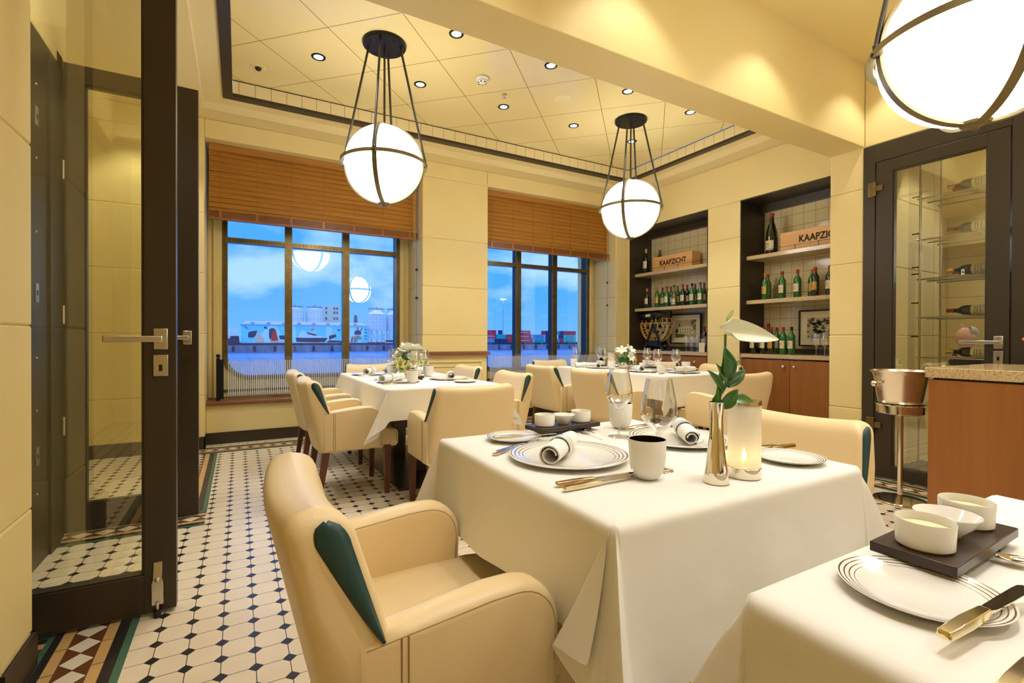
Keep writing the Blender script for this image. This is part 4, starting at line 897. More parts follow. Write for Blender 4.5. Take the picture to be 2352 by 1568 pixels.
def leafm(base,tip,w,nrm,mt='leaf',par=None,curl=.12,name='leaf'):
    b=Vector(base); e=Vector(tip); ax=e-b; L=ax.length; ax.normalize(); n=Vector(nrm); sd=ax.cross(n).normalized(); n=sd.cross(ax)
    def f(u,v):
        s=(u-.5)*2; ww=w*math.sin(PI*min(.995,.04+.96*v)**.85)
        return b+ax*(L*v)+sd*(s*ww)+n*(curl*L*math.sin(PI*v)*.5-abs(s)**1.5*ww*-.25)
    mb=MB(); mb.grid(f,6,10); return mb.build(name,mt,par,ang=80,solid=.0008)
for b,e,w,n,mt in (((.045,.0,.125),(.028,.002,.207),.020,(-.3,-1,.1),'leaf'),((.036,-.004,.133),(.016,-.008,.185),.019,(-.2,-1,.2),'leaf'),((.036,0,.118),(-.004,.0,.166),.010,(-.4,-.8,.5),'leaf2'),((.040,0,.148),(.092,.004,.172),.006,(.1,-.8,.6),'leaf2'),
    ((.024,.0,.100),(-.034,.0,.152),.011,(-.5,-.8,.5),'leaf'),((.038,0,.108),(.112,.004,.148),.013,(.2,-.8,.6),'leaf'),((.004,-.004,.062),(.062,-.012,.103),.019,(.2,-1,.2),'leaf'),((.030,-.004,.080),(.140,-.012,.058),.019,(.1,-.8,.7),'leaf'),((-.006,0,.062),(.004,.002,.095),.012,(-.5,-1,0),'leaf')):
    leafm(b,e,w,n,mt,t)
# ------------------------------------------------ BOUQUETS
def rose(c,r,mt,par,name='rose'):
    c=Vector(c); mb=MB(); rn=random.Random(int(c.x*1e4)^int(c.y*1e4)); mb.ball(c,r*.60,0,16,10)
    for k in range(13):
        a=k*2.4; lv=k//4; rr=r*(.62+.15*lv); tl=.25+.28*lv; d=Vector((math.cos(a),math.sin(a),0))
        mb.grid(lambda u,v:c+d*(rr*.25+rr*(v**.8)*(.55+tl*.5))+Vector((-d.y,d.x,0))*((u-.5)*2*rr*.85*math.sin(PI*(.18+.62*v))**.6)+Vector((0,0,r*(-.35+v*(1.05-.33*lv))-((u-.5)**2)*rr*.5)),4,5)
    return mb.build(name,mt,par,ang=80)
def orchid(c,r,par,n=(0,-1,.3)):
    c=Vector(c); n=Vector(n).normalized(); a=n.cross(Vector((0,0,1))).normalized(); b=a.cross(n)
    mb=MB()
    for k in range(5):
        th=PI/2+k*2*PI/5; d=math.cos(th)*a+math.sin(th)*b; e=n.cross(d)
        mb.grid(lambda u,v:c+d*(r*v)+e*((u-.5)*r*.72*math.sin(PI*(.05+.93*v)))+n*(r*.25*math.sin(v*2)),4,5)
    o=mb.build('orchid','petaly',par,ang=80,solid=.001); mb=MB(); mb.ball(c+n*r*.2-b*r*.12,r*.24,0,10,8,(1,1,1)); q=mb.build('lip','orchidred',o,ang=70); return o
def lily(c,r,par,n):
    c=Vector(c); n=Vector(n).normalized(); a=n.orthogonal().normalized(); b=n.cross(a); mb=MB()
    for k in range(6):
        th=k*PI/3; d=math.cos(th)*a+math.sin(th)*b; e=n.cross(d)
        mb.grid(lambda u,v:c+d*(r*v*.95)+e*((u-.5)*r*.5*math.sin(PI*(.08+.91*v)))+n*(r*.65*math.sin(v*2.1)),4,5)
    return mb.build('lily','petal',par,ang=80,solid=.001)
def bouquet(x,y,label,kind):
    tag(MB().lathe([(0,0),(.050,0),(.068,.008),(.078,.030),(.076,.055),(.066,.072),(.063,.072),(.070,.05),(.065,.02),(0,.01)],(0,0,0),36).build('flower_bowl','chrome',ang=50,loc=(x,y,TZ)),'round silver bowl holding the flowers on the %s'%('window table' if kind==0 else 'niche table'),'bowl')
    t=thing('flower_arrangement',label,'flowers',(x,y,TZ+.05)); rn=random.Random(5+kind); t.scale=(1.32,)*3 if kind==0 else (1.2,)*3
    MB().ball((0,0,.03),.062,0,16,10,(1,1,.7)).build('foliage','leaf',t,ang=70)
    if kind==0:
        for c,r in (((-.02,-.02,.155),.050),((.05,-.01,.150),.045),((-.055,.02,.105),.042),((.01,-.05,.105),.044),((.075,-.03,.085),.048),((.03,.05,.12),.045),((-.03,.06,.10),.04),((.085,.03,.10),.04)): rose(c,r,'petal',t)
        for c,r,n in (((-.070,-.055,.055),.045,(-.6,-1,.1)),((.005,-.085,.055),.045,(0,-1,.2)),((-.03,-.085,.025),.040,(-.3,-1,-.2)),((.06,-.080,.06),.030,(.3,-1,0))): orchid(c,r,t,n)
    else:
        for c,r,n in (((-.045,-.02,.105),.070,(-.5,-.4,.8)),((.03,-.03,.115),.070,(.2,-.7,.7)),((.075,.0,.08),.065,(.8,-.3,.4)),((-.01,.05,.11),.06,(0,.4,.9)),((.0,-.07,.06),.055,(0,-1,.3))): lily(c,r,t,n)
        for c,r,n in (((.04,-.085,.03),.045,(.2,-1,0)),((.085,-.05,.025),.035,(.6,-.8,0))): orchid(c,r,t,n)
        for b,e in (((0,0,.08),(-.01,0,.19)),((.03,0,.08),(.055,.0,.18)),((.0,0,.1),(-.03,.02,.18))): leafm(b,e,.010,(0,-1,0),'leaf2',t,name='bud')
    for k in range(12):
        a=k*2*PI/12; b=(.04*math.cos(a),.04*math.sin(a),.03); e=(.105*math.cos(a),.105*math.sin(a),.015+.05*(k%3)); leafm(b,e,.018,(0,0,1),'leaf' if k%2 else 'leaf2',t)
bouquet(1.315,4.22,'rounded bouquet of white roses and lime orchids on the window table',0)
bouquet(3.87,4.24,'loose bouquet of white lilies and green buds on the niche table',1)
# orange orchid on the sideboard
t=thing('potted_orchid','orange petals of an orchid on the sideboard, cut off by the right edge','flower',(3.50,.800,.95))
MB().lathe([(0,0),(.04,0),(.055,.08),(.05,.08),(0,.07)],(0,0,0),24).build('pot','white',t,ang=40)
mb=MB(); mb.tube([(0,0,.07),(.0,.0,.13),(.0,.02,.16)],.003,8); mb.build('stalk','stemg',t,ang=60)
for c,n in (((-.02,.045,.150),(-1,.2,.2)),((.0,-.02,.175),(-1,-.2,.3)),((-.02,.02,.10),(-1,0,-.1))):
    mb=MB(); c=Vector(c); n=Vector(n).normalized(); a=n.orthogonal().normalized(); b=n.cross(a)
    for k in range(5):
        th=k*2*PI/5; d=math.cos(th)*a+math.sin(th)*b; e=n.cross(d); mb.grid(lambda u,v:c+d*(.036*v)+e*((u-.5)*.026*math.sin(PI*(.05+.9*v)))+n*(.01*math.sin(v*2)),4,5)
    mb.build('blossom','orange',t,ang=80,solid=.001)
# ------------------------------------------------ BOTTLES, CRATES, PICTURES
PR={'b':[(0,0),(.034,0),(.037,.004),(.037,.185),(.034,.205),(.020,.228),(.0150,.240),(.0138,.285),(.0155,.287),(.0155,.298),(.012,.300),(0,.300)],
    'g':[(0,0),(.037,0),(.040,.004),(.040,.13),(.037,.16),(.026,.205),(.0165,.235),(.0138,.285),(.0155,.287),(.0155,.298),(.012,.300),(0,.300)]}
def make_bottle(kind,gl,foil,lab,lz=(.065,.15)):
    t=thing('wine_bottle','x','bottle'); pr=PR[kind]
    MB().lathe(pr,(0,0,0),26).build('bottle_glass',gl,t,ang=40)
    MB().lathe([(.0147,.243),(.0145,.284),(.0162,.286),(.0162,.299),(.012,.3012),(0,.3012)],(0,0,0),20).build('foil_capsule',foil,t,ang=50)
    rb=(.037 if kind=='b' else .040)+.0006; mb=MB(); a0,a1=D(95),D(265); n=16
    mb.loft([[(rb*math.cos(a0+(a1-a0)*k/n),rb*math.sin(a0+(a1-a0)*k/n),z) for k in range(n+1)] for z in lz],0,caps=False,closed=False)
    for q in (.35,.55,.72): mb.loft([[((rb+.0004)*math.cos(a0+(a1-a0)*k/n),(rb+.0004)*math.sin(a0+(a1-a0)*k/n),lz[0]+(lz[1]-lz[0])*q+h) for k in range(4,13)] for h in (-.003,.003)],1,caps=False,closed=False)
    mb.build('paper_label',[lab,'stitch'],t,ang=60); return t
BK={}
def bottle(loc,k,label,group,rz=0,sc=1):
    if k not in BK:
        BK[k]=Kind(make_bottle(*{'gr':('b','bgreen','foilred','label'),'go':('b','bdark','foilor','label'),'gg':('b','bgreen','foilgold','labelgold'),'gk':('b','bgreen','foilblk','label'),'dr':('b','bdark','foilred','label'),'ar':('b','bamber','foilred','label'),
          'bw':('g','bamber','foilblk','label',(.03,.11)),'gn':('b','bgreen','foilgreen','label'),'dg':('b','bdark','foilgold','label'),'gl':('b','bdark','foilred','labelgold'),'gd':('g','bdark','foilred','label',(.03,.10))}[k]))
    return BK[k](loc,rz,label,group,(sc,)*3)
ordn=['first','second','third','fourth','fifth','sixth','seventh']
fo={'gr':'red capsule green bottle','go':'orange capsule dark bottle','gg':'gold labelled green bottle','gk':'black capsule green bottle','dr':'dark red capsule bottle','ar':'olive glass bottle','bw':'brown sloping shouldered bottle','gn':'all green bottle','dg':'gold capsule dark bottle','gl':'dark bottle with gold label','gd':'big dark burgundy bottle'}
GB='wine bottles on the niche shelves'; Z1,Z2,ZC=1.566,2.096,.931
for i,(y,k) in enumerate(((5.44,'go'),(5.234,'gg'),(5.049,'gr'),(4.911,'bw'),(4.755,'dr'),(4.597,'gk'),(4.46,'gr'))): bottle((5.42,y,Z1),k,'%s, %s in the front row, left niche lower shelf'%(fo[k],ordn[i]),GB,D(-25))
for i,(y,k) in enumerate(((5.262-.03,'gr'),(5.101-.03,'ar'),(4.946,'gn'),(4.774,'dr'),(4.638,'gr'),(4.486,'ar'))): bottle((5.53,y,Z1),k,'%s, %s in the back row, left niche lower shelf'%(fo[k],ordn[i]),GB,D(-20))
bottle((5.45,5.495,Z2),'dg','large gold capsule bottle at the left end of the left niche upper shelf',GB,D(-30),1.27)
bottle((5.60,5.36,Z2),'gr','red capsule bottle behind the crate on the left niche upper shelf',GB,D(-20),1.2)
bottle((5.55,4.30,Z2),'dr','dark bottle hidden at the right end of the left niche upper shelf',GB,D(-20),1.2)
bottle((5.50,4.455,ZC),'dr','red capsule bottle with yellowish label on the left niche counter',GB,D(-25),1.15)
for i,(x,y,k) in enumerate(((5.42,3.534,'gg'),(5.45,3.346,'gr'),(5.45,3.171,'gr'),(5.43,2.967,'gl'),(5.43,2.82,'dr'))): bottle((x,y,Z1),k,'%s, %s in the front row, right niche lower shelf'%(fo[k],ordn[i]),GB,D(-40),1.05)
bottle((5.55,3.585,Z1),'gr','red capsule bottle tucked behind the first one, right niche lower shelf',GB,D(-30),1.05); bottle((5.55,3.07,Z1),'gg','gold capsule bottle behind the gold labelled one, right niche lower shelf',GB,D(-30),1.05)
bottle((5.47,3.49,Z2),'gd','very large dark burgundy bottle with red top on the right niche upper shelf',GB,D(-35),1.62)
for i,(x,y,k) in enumerate(((5.38,3.657,'dr'),(5.40,3.537,'dr'),(5.36,3.42,'gl'),(5.40,3.30,'gr'),(5.40,3.205,'gk'))): bottle((x,y,ZC),k,'%s, %s in the front row, right niche counter'%(fo[k],ordn[i]),GB,D(-40),1.03)
bottle((5.52,3.65,ZC),'gk','partly hidden bottle in the left back of the right niche counter',GB,D(-30)); bottle((5.56,3.58,ZC),'gr','tall red capsule bottle behind the row on the right niche counter',GB,D(-30),1.2); bottle((5.49,3.43,ZC),'gr','green bottle in the second row, middle of the right niche counter',GB,D(-30),1.03)
def crate(x,y0,y1,z,label,dep,flat):
    t=thing('wooden_wine_crate',label,'crate',(x,(y0+y1)/2,z)); h=(y1-y0)/2; H=.21
    mb=MB(); mb.box(0,dep,-h,h,0,.012); mb.box(0,.012,-h,h,.012,H); mb.box(dep-.012,dep,-h,h,.012,H); mb.box(.012,dep-.012,-h,-h+.015,.012,H); mb.box(.012,dep-.012,h-.015,h,.012,H); mb.box(0,dep,-h,h,H,H+.008); mb.build('box','pine',t,bev=.001)
    rm=Matrix(((0,0,-1,0),(-1,0,0,0),(0,1,0,0),(0,0,0,1)))   # text faces -X, reads towards -Y
    text('KAAPZICHT','lettering',.105,'ink',t,(-.0015,flat,.115),rm,.86,.0008,.0025); return t
c1=crate(5.42,4.60,5.33,Z2,'pine wine crate printed KAAPZICHT on the left niche upper shelf',.17,-.02)
c2=crate(5.42,2.62,3.356,Z2,'pale wine crate printed KAAPZICHT, cut off by the pillar',.17,-.09)
fl=Kind(make_glass(.205,.030,'champagne_flute'))
gb='small glasses on the niche counters'
for i,(x,y) in enumerate(((5.36,4.642),(5.44,4.630),(5.36,4.539),(5.44,4.525),(5.36,4.453),(5.44,4.40))): fl((x,y,ZC),0,'slim tasting glass, %s from the left in the cluster on the left niche counter'%ordn[i],gb,(1,1,1))
for i,(x,y) in enumerate(((5.36,2.915),(5.36,2.83),(5.42,2.75))): wglass((x,y,ZC),0,'wine glass, %s from the left in front of the framed tree photograph'%ordn[i],'wine glasses on the right niche counter',(1,1,1))
def picture(y0,y1,z0,z1,label,kind):
    t=thing('framed_photograph',label,'picture',(5.60,(y0+y1)/2,z0)); h=(y1-y0)/2; H=z1-z0; f=.014
    mb=MB(); mb.box(0,.03,-h,-h+f,0,H); mb.box(0,.03,h-f,h,0,H); mb.box(0,.03,-h+f,h-f,0,f); mb.box(0,.03,-h+f,h-f,H-f,H); mb.build('frame','black',t,bev=.002)
    mb=MB(); mb.box(.016,.026,-h+f,h-f,f,H-f); mb.build('mount','paper',t,ang=0)
    mb=MB(); a,b,c,d=-h+.09,h-.09,.085,H-.085   # picture area; larger y is left
    P=lambda u,v:(b+(a-b)*u,c+(d-c)*v)
    def sh(pts,mi,k): mb.loft([[(.0158-.0006*k,*P(u,v)) for u,v in pts],[(.0162-.0006*k,*P(u,v)) for u,v in pts]],mi)
    sh([(0,0),(1,0),(1,1),(0,1)],0,0); rn=random.Random(3)
    if kind==0:
        sh([(0,.45),(.12,.5),(.14,.3),(.0,.25)],1,1); sh([(0,0),(.35,.02),(.5,.16),(.35,.22),(0,.22)],2,1); sh([(.16,.62),(.16,.2),(.9,.2),(.9,.6),(.55,.66),(.35,.62)],3,1); sh([(.17,.62),(.21,.86),(.24,.62)],1,2)
        for u in (.24,.36,.48,.60,.72): sh([(u,.42),(u+.03,.42),(u+.03,.52),(u,.52)],1,2); sh([(u,.26),(u+.03,.26),(u+.03,.36),(u,.36)],1,2)
        for k in range(26): u,v=.78+.2*rn.random(),.40+.6*rn.random(); sh([(u-.10*rn.random(),v-.04),(u+.05,v),(u+.03,v+.05)],1,3)
    else:
        for k in range(120):
            u,v=rn.random(),rn.random(); s_=.03+.05*rn.random()
            if abs(u-.62)<.2 and abs(v-.4)<.3 and rn.random()<.8: continue
            sh([(max(0,u-s_),v),(u,max(0,v-s_)),(min(1,u+s_),v),(u,min(1,v+s_))],1 if rn.random()<.7 else 2,1+k%3)
        for k in range(16): u,v=.45+.35*rn.random(),.2+.4*rn.random(); sh([(u-.04,v),(u,v-.05),(u+.04,v),(u,v+.05)],3,4)
    mb.build('print',['photo','photodark','photogreen','photolight'],t,ang=0); return t
picture(4.60,5.15,.99+.045,1.46,'black framed photograph of a country house leaning in the left wine niche',0)
picture(2.60,3.246,.99+.035,1.43,'black framed photograph of a dark tree leaning in the right wine niche',1)
# price card beside the flutes
tag(MB().obox((5.30,4.335,ZC+.06),(.0015,0,0),(0,.045,0),(0,0,.06)).build('menu_card','paper',ang=0),'small upright cream card at the right end of the left niche counter','card')
# half wheel display rack with magnum
t=thing('half_wheel_bottle_rack','gilded half wheel rack on a dark A frame in the left wine niche','rack',(5.42,5.26,ZC))
for dx in (-.035,.06):
    mb=MB(); Rr=.285; cz=.40
    seg=lambda r0,r1,a0,a1,n,mi=0: mb.loft([[(dx+s,r*math.cos(a),cz-r*math.sin(a)) for s,r in ((-.006,r0),(.006,r0),(.006,r1),(-.006,r1))] for a in [a0+(a1-a0)*k/n for k in range(n+1)]],mi)
    seg(Rr-.035,Rr,0,PI,30); seg(Rr-.105,Rr-.085,0,PI,26); mb.box(dx-.006,dx+.006,-Rr,Rr,cz-.012,cz+.014)
    for a in (0.5,PI/2,PI-.5):
        c=(.13*math.cos(a)*1.05,cz-.115*math.sin(a)); mb.loft([[(dx+s,c[0]+(q)*math.cos(b),c[1]+(q)*math.sin(b)) for s,q in ((-.006,.040),(.006,.040),(.006,.060),(-.006,.060))] for b in [2*PI*k/20 for k in range(21)]])
    for k in range(15): a=.15+k*(PI-.3)/14; seg(Rr-.085,Rr-.035,a-.022,a+.022,1)
    mb.build('half_wheel','goldrack',t,ang=40)
for sx in (-1,1):
    for dx in (-.055,.085):
        mb=MB(); P=lambda y,z:(y,z); 
        mb.loft([[(dx-.006,sx*y-.0*sx,z),(dx+.006,sx*y,z),(dx+.006,sx*(y-w),z),(dx-.006,sx*(y-w),z)] for y,z,w in ((.012,.40,.03),(.09,.24,.035),(.155,.09,.04),(.24,0,.07))]); mb.build('leg','navy',t,ang=0)
mb=MB(); 
for dx in (-.055,.085): mb.prism([(-.13,.15),(.13,.15),(.12,.09),(.06,.07),(-.06,.07),(-.12,.09)],'x',dx-.006,dx+.006)
mb.tube([(-.06,0,.385),(.09,0,.385)],.010,12); mb.tube([(-.06,.135,.13),(.09,.135,.13)],.009,10,1); mb.build('brace','navy' and ['navy','goldrack'],t,ang=40)
mb=MB()
for y in (-.25,-.17,-.04,.05,.17,.25): mb.tube([(-.035,y,.41),(-.035,y-.012*(1 if y>0 else -1),.475)],.006,8); mb.tube([(.06,y,.41),(.06,y-.012*(1 if y>0 else -1),.475)],.006,8)
for y0,y1 in ((-.25,-.17),(-.04,.05),(.17,.25)):
    for dx in (-.035,.06): mb.tube([(dx,y0,.47),(dx,y1,.47)],.005,8)
mb.build('bottle_cradle','goldrack',t,ang=50)
t=thing('magnum_bottle','huge dark bottle lying on the half wheel rack, neck pointing right','bottle',(5.42,5.30,ZC+.52))
S_=lambda k:[(-h*1.0,r) for h,r in k]
mb=MB(); mb.lathe([(0,.235),(.060,.235),(.066,.225),(.068,.0),(.066,-.09),(.055,-.13),(.035,-.165),(.024,-.19),(.020,-.30),(.026,-.305),(.026,-.335),(0,-.337)],(0,0,0),32,0,'y'); mb.tf(rot('X',D(-5))); mb.build('bottle_glass','bdark',t,ang=40)
for y in (.14,-.03): mb=MB(); mb.lathe([(.069,y-.028),(.0715,y-.028),(.0715,y+.028),(.069,y+.028)],(0,0,0),30,0,'y'); mb.tf(rot('X',D(-5))); mb.build('leather_strap','black',t,ang=40)
mb=MB(); n=8; mb.loft([[( -.0688*math.cos(a),y,.0688*math.sin(a)) for a in [D(-10+30*k/n) for k in range(n+1)]] for y in (.105,.005)],caps=False,closed=False); mb.tf(rot('X',D(-5))); mb.build('paper_label','label',t,ang=60)
# ------------------------------------------------ WINE ROOM AND FAR DINING ROOM
w=MB(); stack(w,4.55,5.76,2.06,2.19,0,3.1,JO); stack(w,5.76,5.9,2.06,3.2,0,3.1,JO); stack(w,5.76,9.5,3.2,3.3,0,3.1,JO); stack(w,9.4,9.5,-3.2,3.2,0,3.1,JO); w.box(4.62,9.5,-3.3,-3.2,0,3.1); struct(w.build('wall_far_room','sandwall',bev=.008,ang=30,merge=False))
for i,(x,y) in enumerate(((5.3,1.5),(6.5,1.0),(6.6,2.6),(8.4,2.4))): downlight(x,y,2.95,'downlight added to brighten the room behind the wine door, %s'%['just inside','in its middle','over the guest table','near its far wall'][i],e=SPOT*.8,ang=120)  # extra downlights put in to brighten the far room
c=MB(); c.box(4.52,5.76,-3.3,2.05,2.95,3.0); c.box(5.76,9.5,-3.3,3.3,2.95,3.0); struct(c.build('ceiling','ceil',ang=0))
t=thing('wine_display_case','glass wine display case with rods and shelves behind the dark framed door','display case',(4.85,1.58,0))
mb=MB(); mb.box(-.14,.30,-.55,.34,0,.06); mb.box(-.14,.30,-.55,.34,2.62,2.66); mb.build('plinth_and_top','dark',t,bev=.003)
for x,y in ((-.12,.20),(-.12,-.36),(.25,.20),(.25,-.36)): mb=MB(); mb.tube([(x,y,.06),(x,y,2.62)],.008,10); mb.build('rod','steel',t,ang=60)
for z in (.965,1.28,1.585,1.90,2.225): mb=MB(); mb.box(-.13,.27,-.50,.22,z-.004,z+.004); mb.build('glass_shelf','balglass',t,ang=0); mb=MB(); [mb.tube([(x,-.50,z-.006),(x,.22,z-.006)],.005,8) for x in (-.12,.06,.25)]; mb.build('shelf_rail','steel',t,ang=60)
i=0
for z in (.97,1.285,1.59,1.905,2.23):
    for k in range(3):
        o=bottle((4.76+.10*k,1.32,z+.040),'dr' if i%2 else 'dg','lying bottle %s on the %s shelf of the wine display case'%(['nearest the door glass','in the middle','farthest from the door'][k],['lowest','second','third','fourth','top'][i//3]),'lying bottles in the wine display case'); o.rotation_euler=(D(-90),0,0); i+=1
for z in (1.13,1.43,1.75,2.05,2.38,1.69): 
    mb=MB(); mb.tube([(0,-.0,0),(-.045,0,0)],.006,8); mb.ball((-.05,0,0),.010,0,10,6); o=mb.build('bottle_peg','rivet',ang=60,loc=(5.30,2.055-.0,z)); o.rotation_euler=(0,0,D(90)); tag(o,'dark bottle peg on the pale wall behind the wine door, %s'%{1.13:'lowest',1.43:'second lowest',1.69:'third lowest',1.75:'fourth lowest',2.05:'second highest',2.38:'highest'}[z],'peg','bottle pegs')
# far room furniture and guest
t=thing('far_dining_table','dining table in the room seen through the wine door','table',(6.45,2.45,0)); MB().box(-.42,.42,-.42,.42,.72,.755).build('tabletop','cloth',t,bev=.004); MB().box(-.05,.05,-.05,.05,0,.72).build('column','basedark',t,ang=0)
chair((7.16,2.14,0),D(64),'cream armchair of the seated guest in the room behind the wine door','armchairs in the far room')
fill_globe=pendant((7.6,.9),2.25,2.95,'globe pendant added to light the room behind the wine door')  # out-of-view globe added as a light source for the far room
mb=MB(); mb.box(0,.02,-.35,.35,0,1.5); tag(mb.build('yellow_roller_blind','curtain',ang=0,loc=(9.36,2.35,1.45)),'yellow green window blind on the far wall behind the wine door','blind')
def skinmesh(name,vs,es,rs,mt,par,lv=2):
    me=bpy.data.meshes.new(name); me.from_pydata(vs,es,[]); o=bpy.data.objects.new(name,me); C.objects.link(o); o.parent=par; me.materials.append(M[mt])
    q=o.modifiers.new('skin','SKIN'); 
    for i,r in enumerate(rs): me.skin_vertices[0].data[i].radius=(r if isinstance(r,tuple) else (r,r))
    me.skin_vertices[0].data[0].use_root=True; q.use_smooth_shade=True; s_=o.modifiers.new('sub','SUBSURF'); s_.levels=lv; s_.render_levels=lv; return o
t=thing('person','seated person with grey hair, glasses and dark jacket, seen through the wine door','person',(7.07,2.20,0),D(64))
# local +y forward
vs=[(0,-.08,.52),(0,-.06,.66),(0,-.03,.80),(0,.0,.90),(0,.03,.985),(0,.055,1.06),(0,.06,1.13),(.15,-.02,.90),(.20,.05,.72),(.14,.28,.76),(.12,.36,.765),(-.15,-.02,.90),(-.20,.05,.72),(-.14,.28,.76),(-.12,.36,.765),(.09,-.05,.52),(.11,.34,.52),(.11,.36,.10),(.11,.44,.05),(-.09,-.05,.52),(-.11,.34,.52),(-.11,.36,.10),(-.11,.44,.05)]
es=[(0,1),(1,2),(2,3),(3,4),(4,5),(5,6),(3,7),(7,8),(8,9),(9,10),(3,11),(11,12),(12,13),(13,14),(0,15),(15,16),(16,17),(17,18),(0,19),(19,20),(20,21),(21,22)]
rs=[.12,.12,.13,.10,.052,.075,.078,.055,.042,.032,.028,.055,.042,.032,.028,.085,.065,.045,.035,.085,.065,.045,.035]
skinmesh('body',vs,es,rs,'skin',t)
jv=vs[:5]+vs[7:10]+vs[11:14]; je=[(0,1),(1,2),(2,3),(3,4),(3,5),(5,6),(6,7),(3,8),(8,9),(9,10)]
skinmesh('jacket',jv,je,[.14,.145,.155,.12,.055,.070,.056,.044,.070,.056,.044],'jacket',t)
skinmesh('trousers',[vs[0]]+vs[15:18]+vs[19:22],[(0,1),(1,2),(2,3),(0,4),(4,5),(5,6)],[.13,.10,.078,.058,.10,.078,.058],'jacket',t)
mb=MB(); mb.ball((0,.048,1.125),.104,0,24,16,(.80,1.0,1.12)); 
mb.loft([[(-.012,.138,1.135),(.012,.138,1.135),(.010,.140,1.12),(-.010,.140,1.12)],[(-.016,.150,1.10),(.016,.150,1.10),(.014,.165,1.096),(-.014,.165,1.096)],[(-.014,.135,1.088),(.014,.135,1.088),(.01,.14,1.085),(-.01,.14,1.085)]])
for s in (-1,1): mb.ball((s*.080,.035,1.12),.024,0,12,8,(.35,.8,1.2)); mb.ball((s*.03,.128,1.135),.011,0,10,8)
mb.ball((0,.132,1.062),.022,0,12,8,(1.2,.5,.4)); mb.build('head','skin',t,ang=80)
mb=MB(); mb.grid(lambda u,v:(.083*math.sin(D(15+150*v))*math.cos(2*PI*u*.62+D(158)),.030+.104*math.sin(D(15+150*v)*.72)*math.sin(2*PI*u*.62+D(158)),1.135+.112*math.cos(D(150*v)*.75)),20,10); mb.build('hair','hair',t,ang=80,solid=.008)
mb=MB()
for s in (-1,1): mb.tube([(s*.032+.020*math.cos(a),.150,1.132+.016*math.sin(a)) for a in [2*PI*k/16 for k in range(16)]],.0018,6,closed=True); mb.tube([(s*.052,.150,1.135),(s*.082,.04,1.135)],.0018,6)
mb.tube([(-.012,.152,1.135),(.012,.152,1.135)],.0018,6); mb.build('glasses','gold',t,ang=60)
# ------------------------------------------------ HARBOUR OUTSIDE
o=MB().box(-900,1200,6.6,267.6,-6.6,-6.2).build('harbour_water','water',ang=0); tag(o,'blue harbour water between the ship and the quay','water',kind='stuff')
mb=MB(); mb.box(-300,500,268,330,-6.5,-2.6,0); mb.box(-300,500,268.5,330,-2.6,-1.5,1)
x=-300
while x<500: mb.box(x,x+1.2,267.7,268,-5.6,-3.0,1); x+=9
tag(mb.build('quay','concrete' and ['concrete','quaydark'],ang=0),'long concrete quay wall across the harbour','quay')
t=thing('mural_warehouse','long low quayside warehouse covered with a light blue painted mural','building',(31,270,-1.5))
mb=MB(); mb.box(-30.2,30.4,0,20,0,9.3,0); mb.build('wall',['mlight'],t,ang=0)
mb=MB(); mb.loft([[(-30.6,-.6,9.2),(30.8,-.6,9.2),(30.8,20.5,9.2),(-30.6,20.5,9.2)],[(-28,3,10.9),(28,3,10.9),(28,17,10.9),(-28,17,10.9)]]); [mb.box(x,x+1.6,-.3,1.2,9.5,10.3) for x in range(-26,28,7)]; mb.build('roof','roofg',t,ang=0)
mb=MB(); LAY=[0]
def ms(pts,mi):
    LAY[0]+=1; k=LAY[0]*.006
    q=[((520+a/5.88-554)*.2083-30.2,9.3-(660+b/5.88-743)*.2137) for a,b in pts]
    mb.loft([[(x,-.02-k,z) for x,z in q],[(x,0,z) for x,z in q]],mi)
ms([(205,500),(205,740),(330,740),(560,500)],0); ms([(640,500),(785,500),(785,640),(700,640)],0); ms([(885,500),(1060,500),(1180,640),(900,660)],0); ms([(1100,510),(1300,510),(1300,660),(1200,640)],0); ms([(1380,510),(1560,510),(1620,740),(1420,700)],0); ms([(1860,510),(1915,510),(1915,735),(1820,735)],0)
ms([(290,600),(330,585),(400,575),(380,640),(345,675),(285,668)],2); ms([(408,590),(495,700),(480,740),(372,740),(360,700)],3); ms([(487,560),(515,560),(530,740),(492,740)],5); ms([(480,515),(520,530),(525,552),(490,548)],2)
ms([(545,560),(575,540),(620,545),(612,620),(560,700),(545,660)],2); ms([(600,565),(632,560),(662,712),(566,718)],1); ms([(565,715),(785,715),(785,735),(560,738)],3); ms([(672,640),(785,640),(785,705),(680,690)],2)
ms([(890,668),(1325,672),(1285,730),(1180,735),(900,728)],2); ms([(930,640),(960,575),(1010,575),(1060,620),(1240,650),(1240,672),(930,672)],5); ms([(1098,522),(1132,522),(1135,625),(1098,625)],3); ms([(1098,545),(1132,545),(1132,560),(1098,560)],1); ms([(1030,592),(1200,632),(1140,640),(1050,618)],2)
ms([(1300,735),(1350,705),(1500,712),(1555,730),(1555,738)],2); ms([(1345,640),(1440,620),(1450,655),(1345,700)],2); ms([(1382,560),(1408,560),(1412,625),(1382,625)],3); ms([(1455,550),(1505,543),(1485,575)],2)
ms([(1760+52*math.cos(a*PI/10),600+46*math.sin(a*PI/10)) for a in range(20)],2); ms([(1745,510),(1768,510),(1768,555),(1745,555)],4); ms([(1815,512),(1838,512),(1812,575),(1795,565)],4); ms([(1650,630),(1850,620),(1855,630),(1650,645)],5); ms([(1670,660),(1690,650),(1680,735),(1655,735)],1); ms([(1700,650),(1800,650),(1830,690),(1760,690),(1740,735),(1700,735)],4)
for b in (540,585,635,680): ms([(1860,b),(1900,b),(1900,b+10),(1860,b+10)],2)
ms([(225,505),(300,555),(260,540)],2); ms([(725,545),(785,545),(785,553),(725,553)],5); ms([(1500,690),(1525,650),(1548,690),(1525,725)],5)
mb.build('painted_mural',['mblue','mred','mdark','mtan','mgreen','cwhite'],t,ang=0)
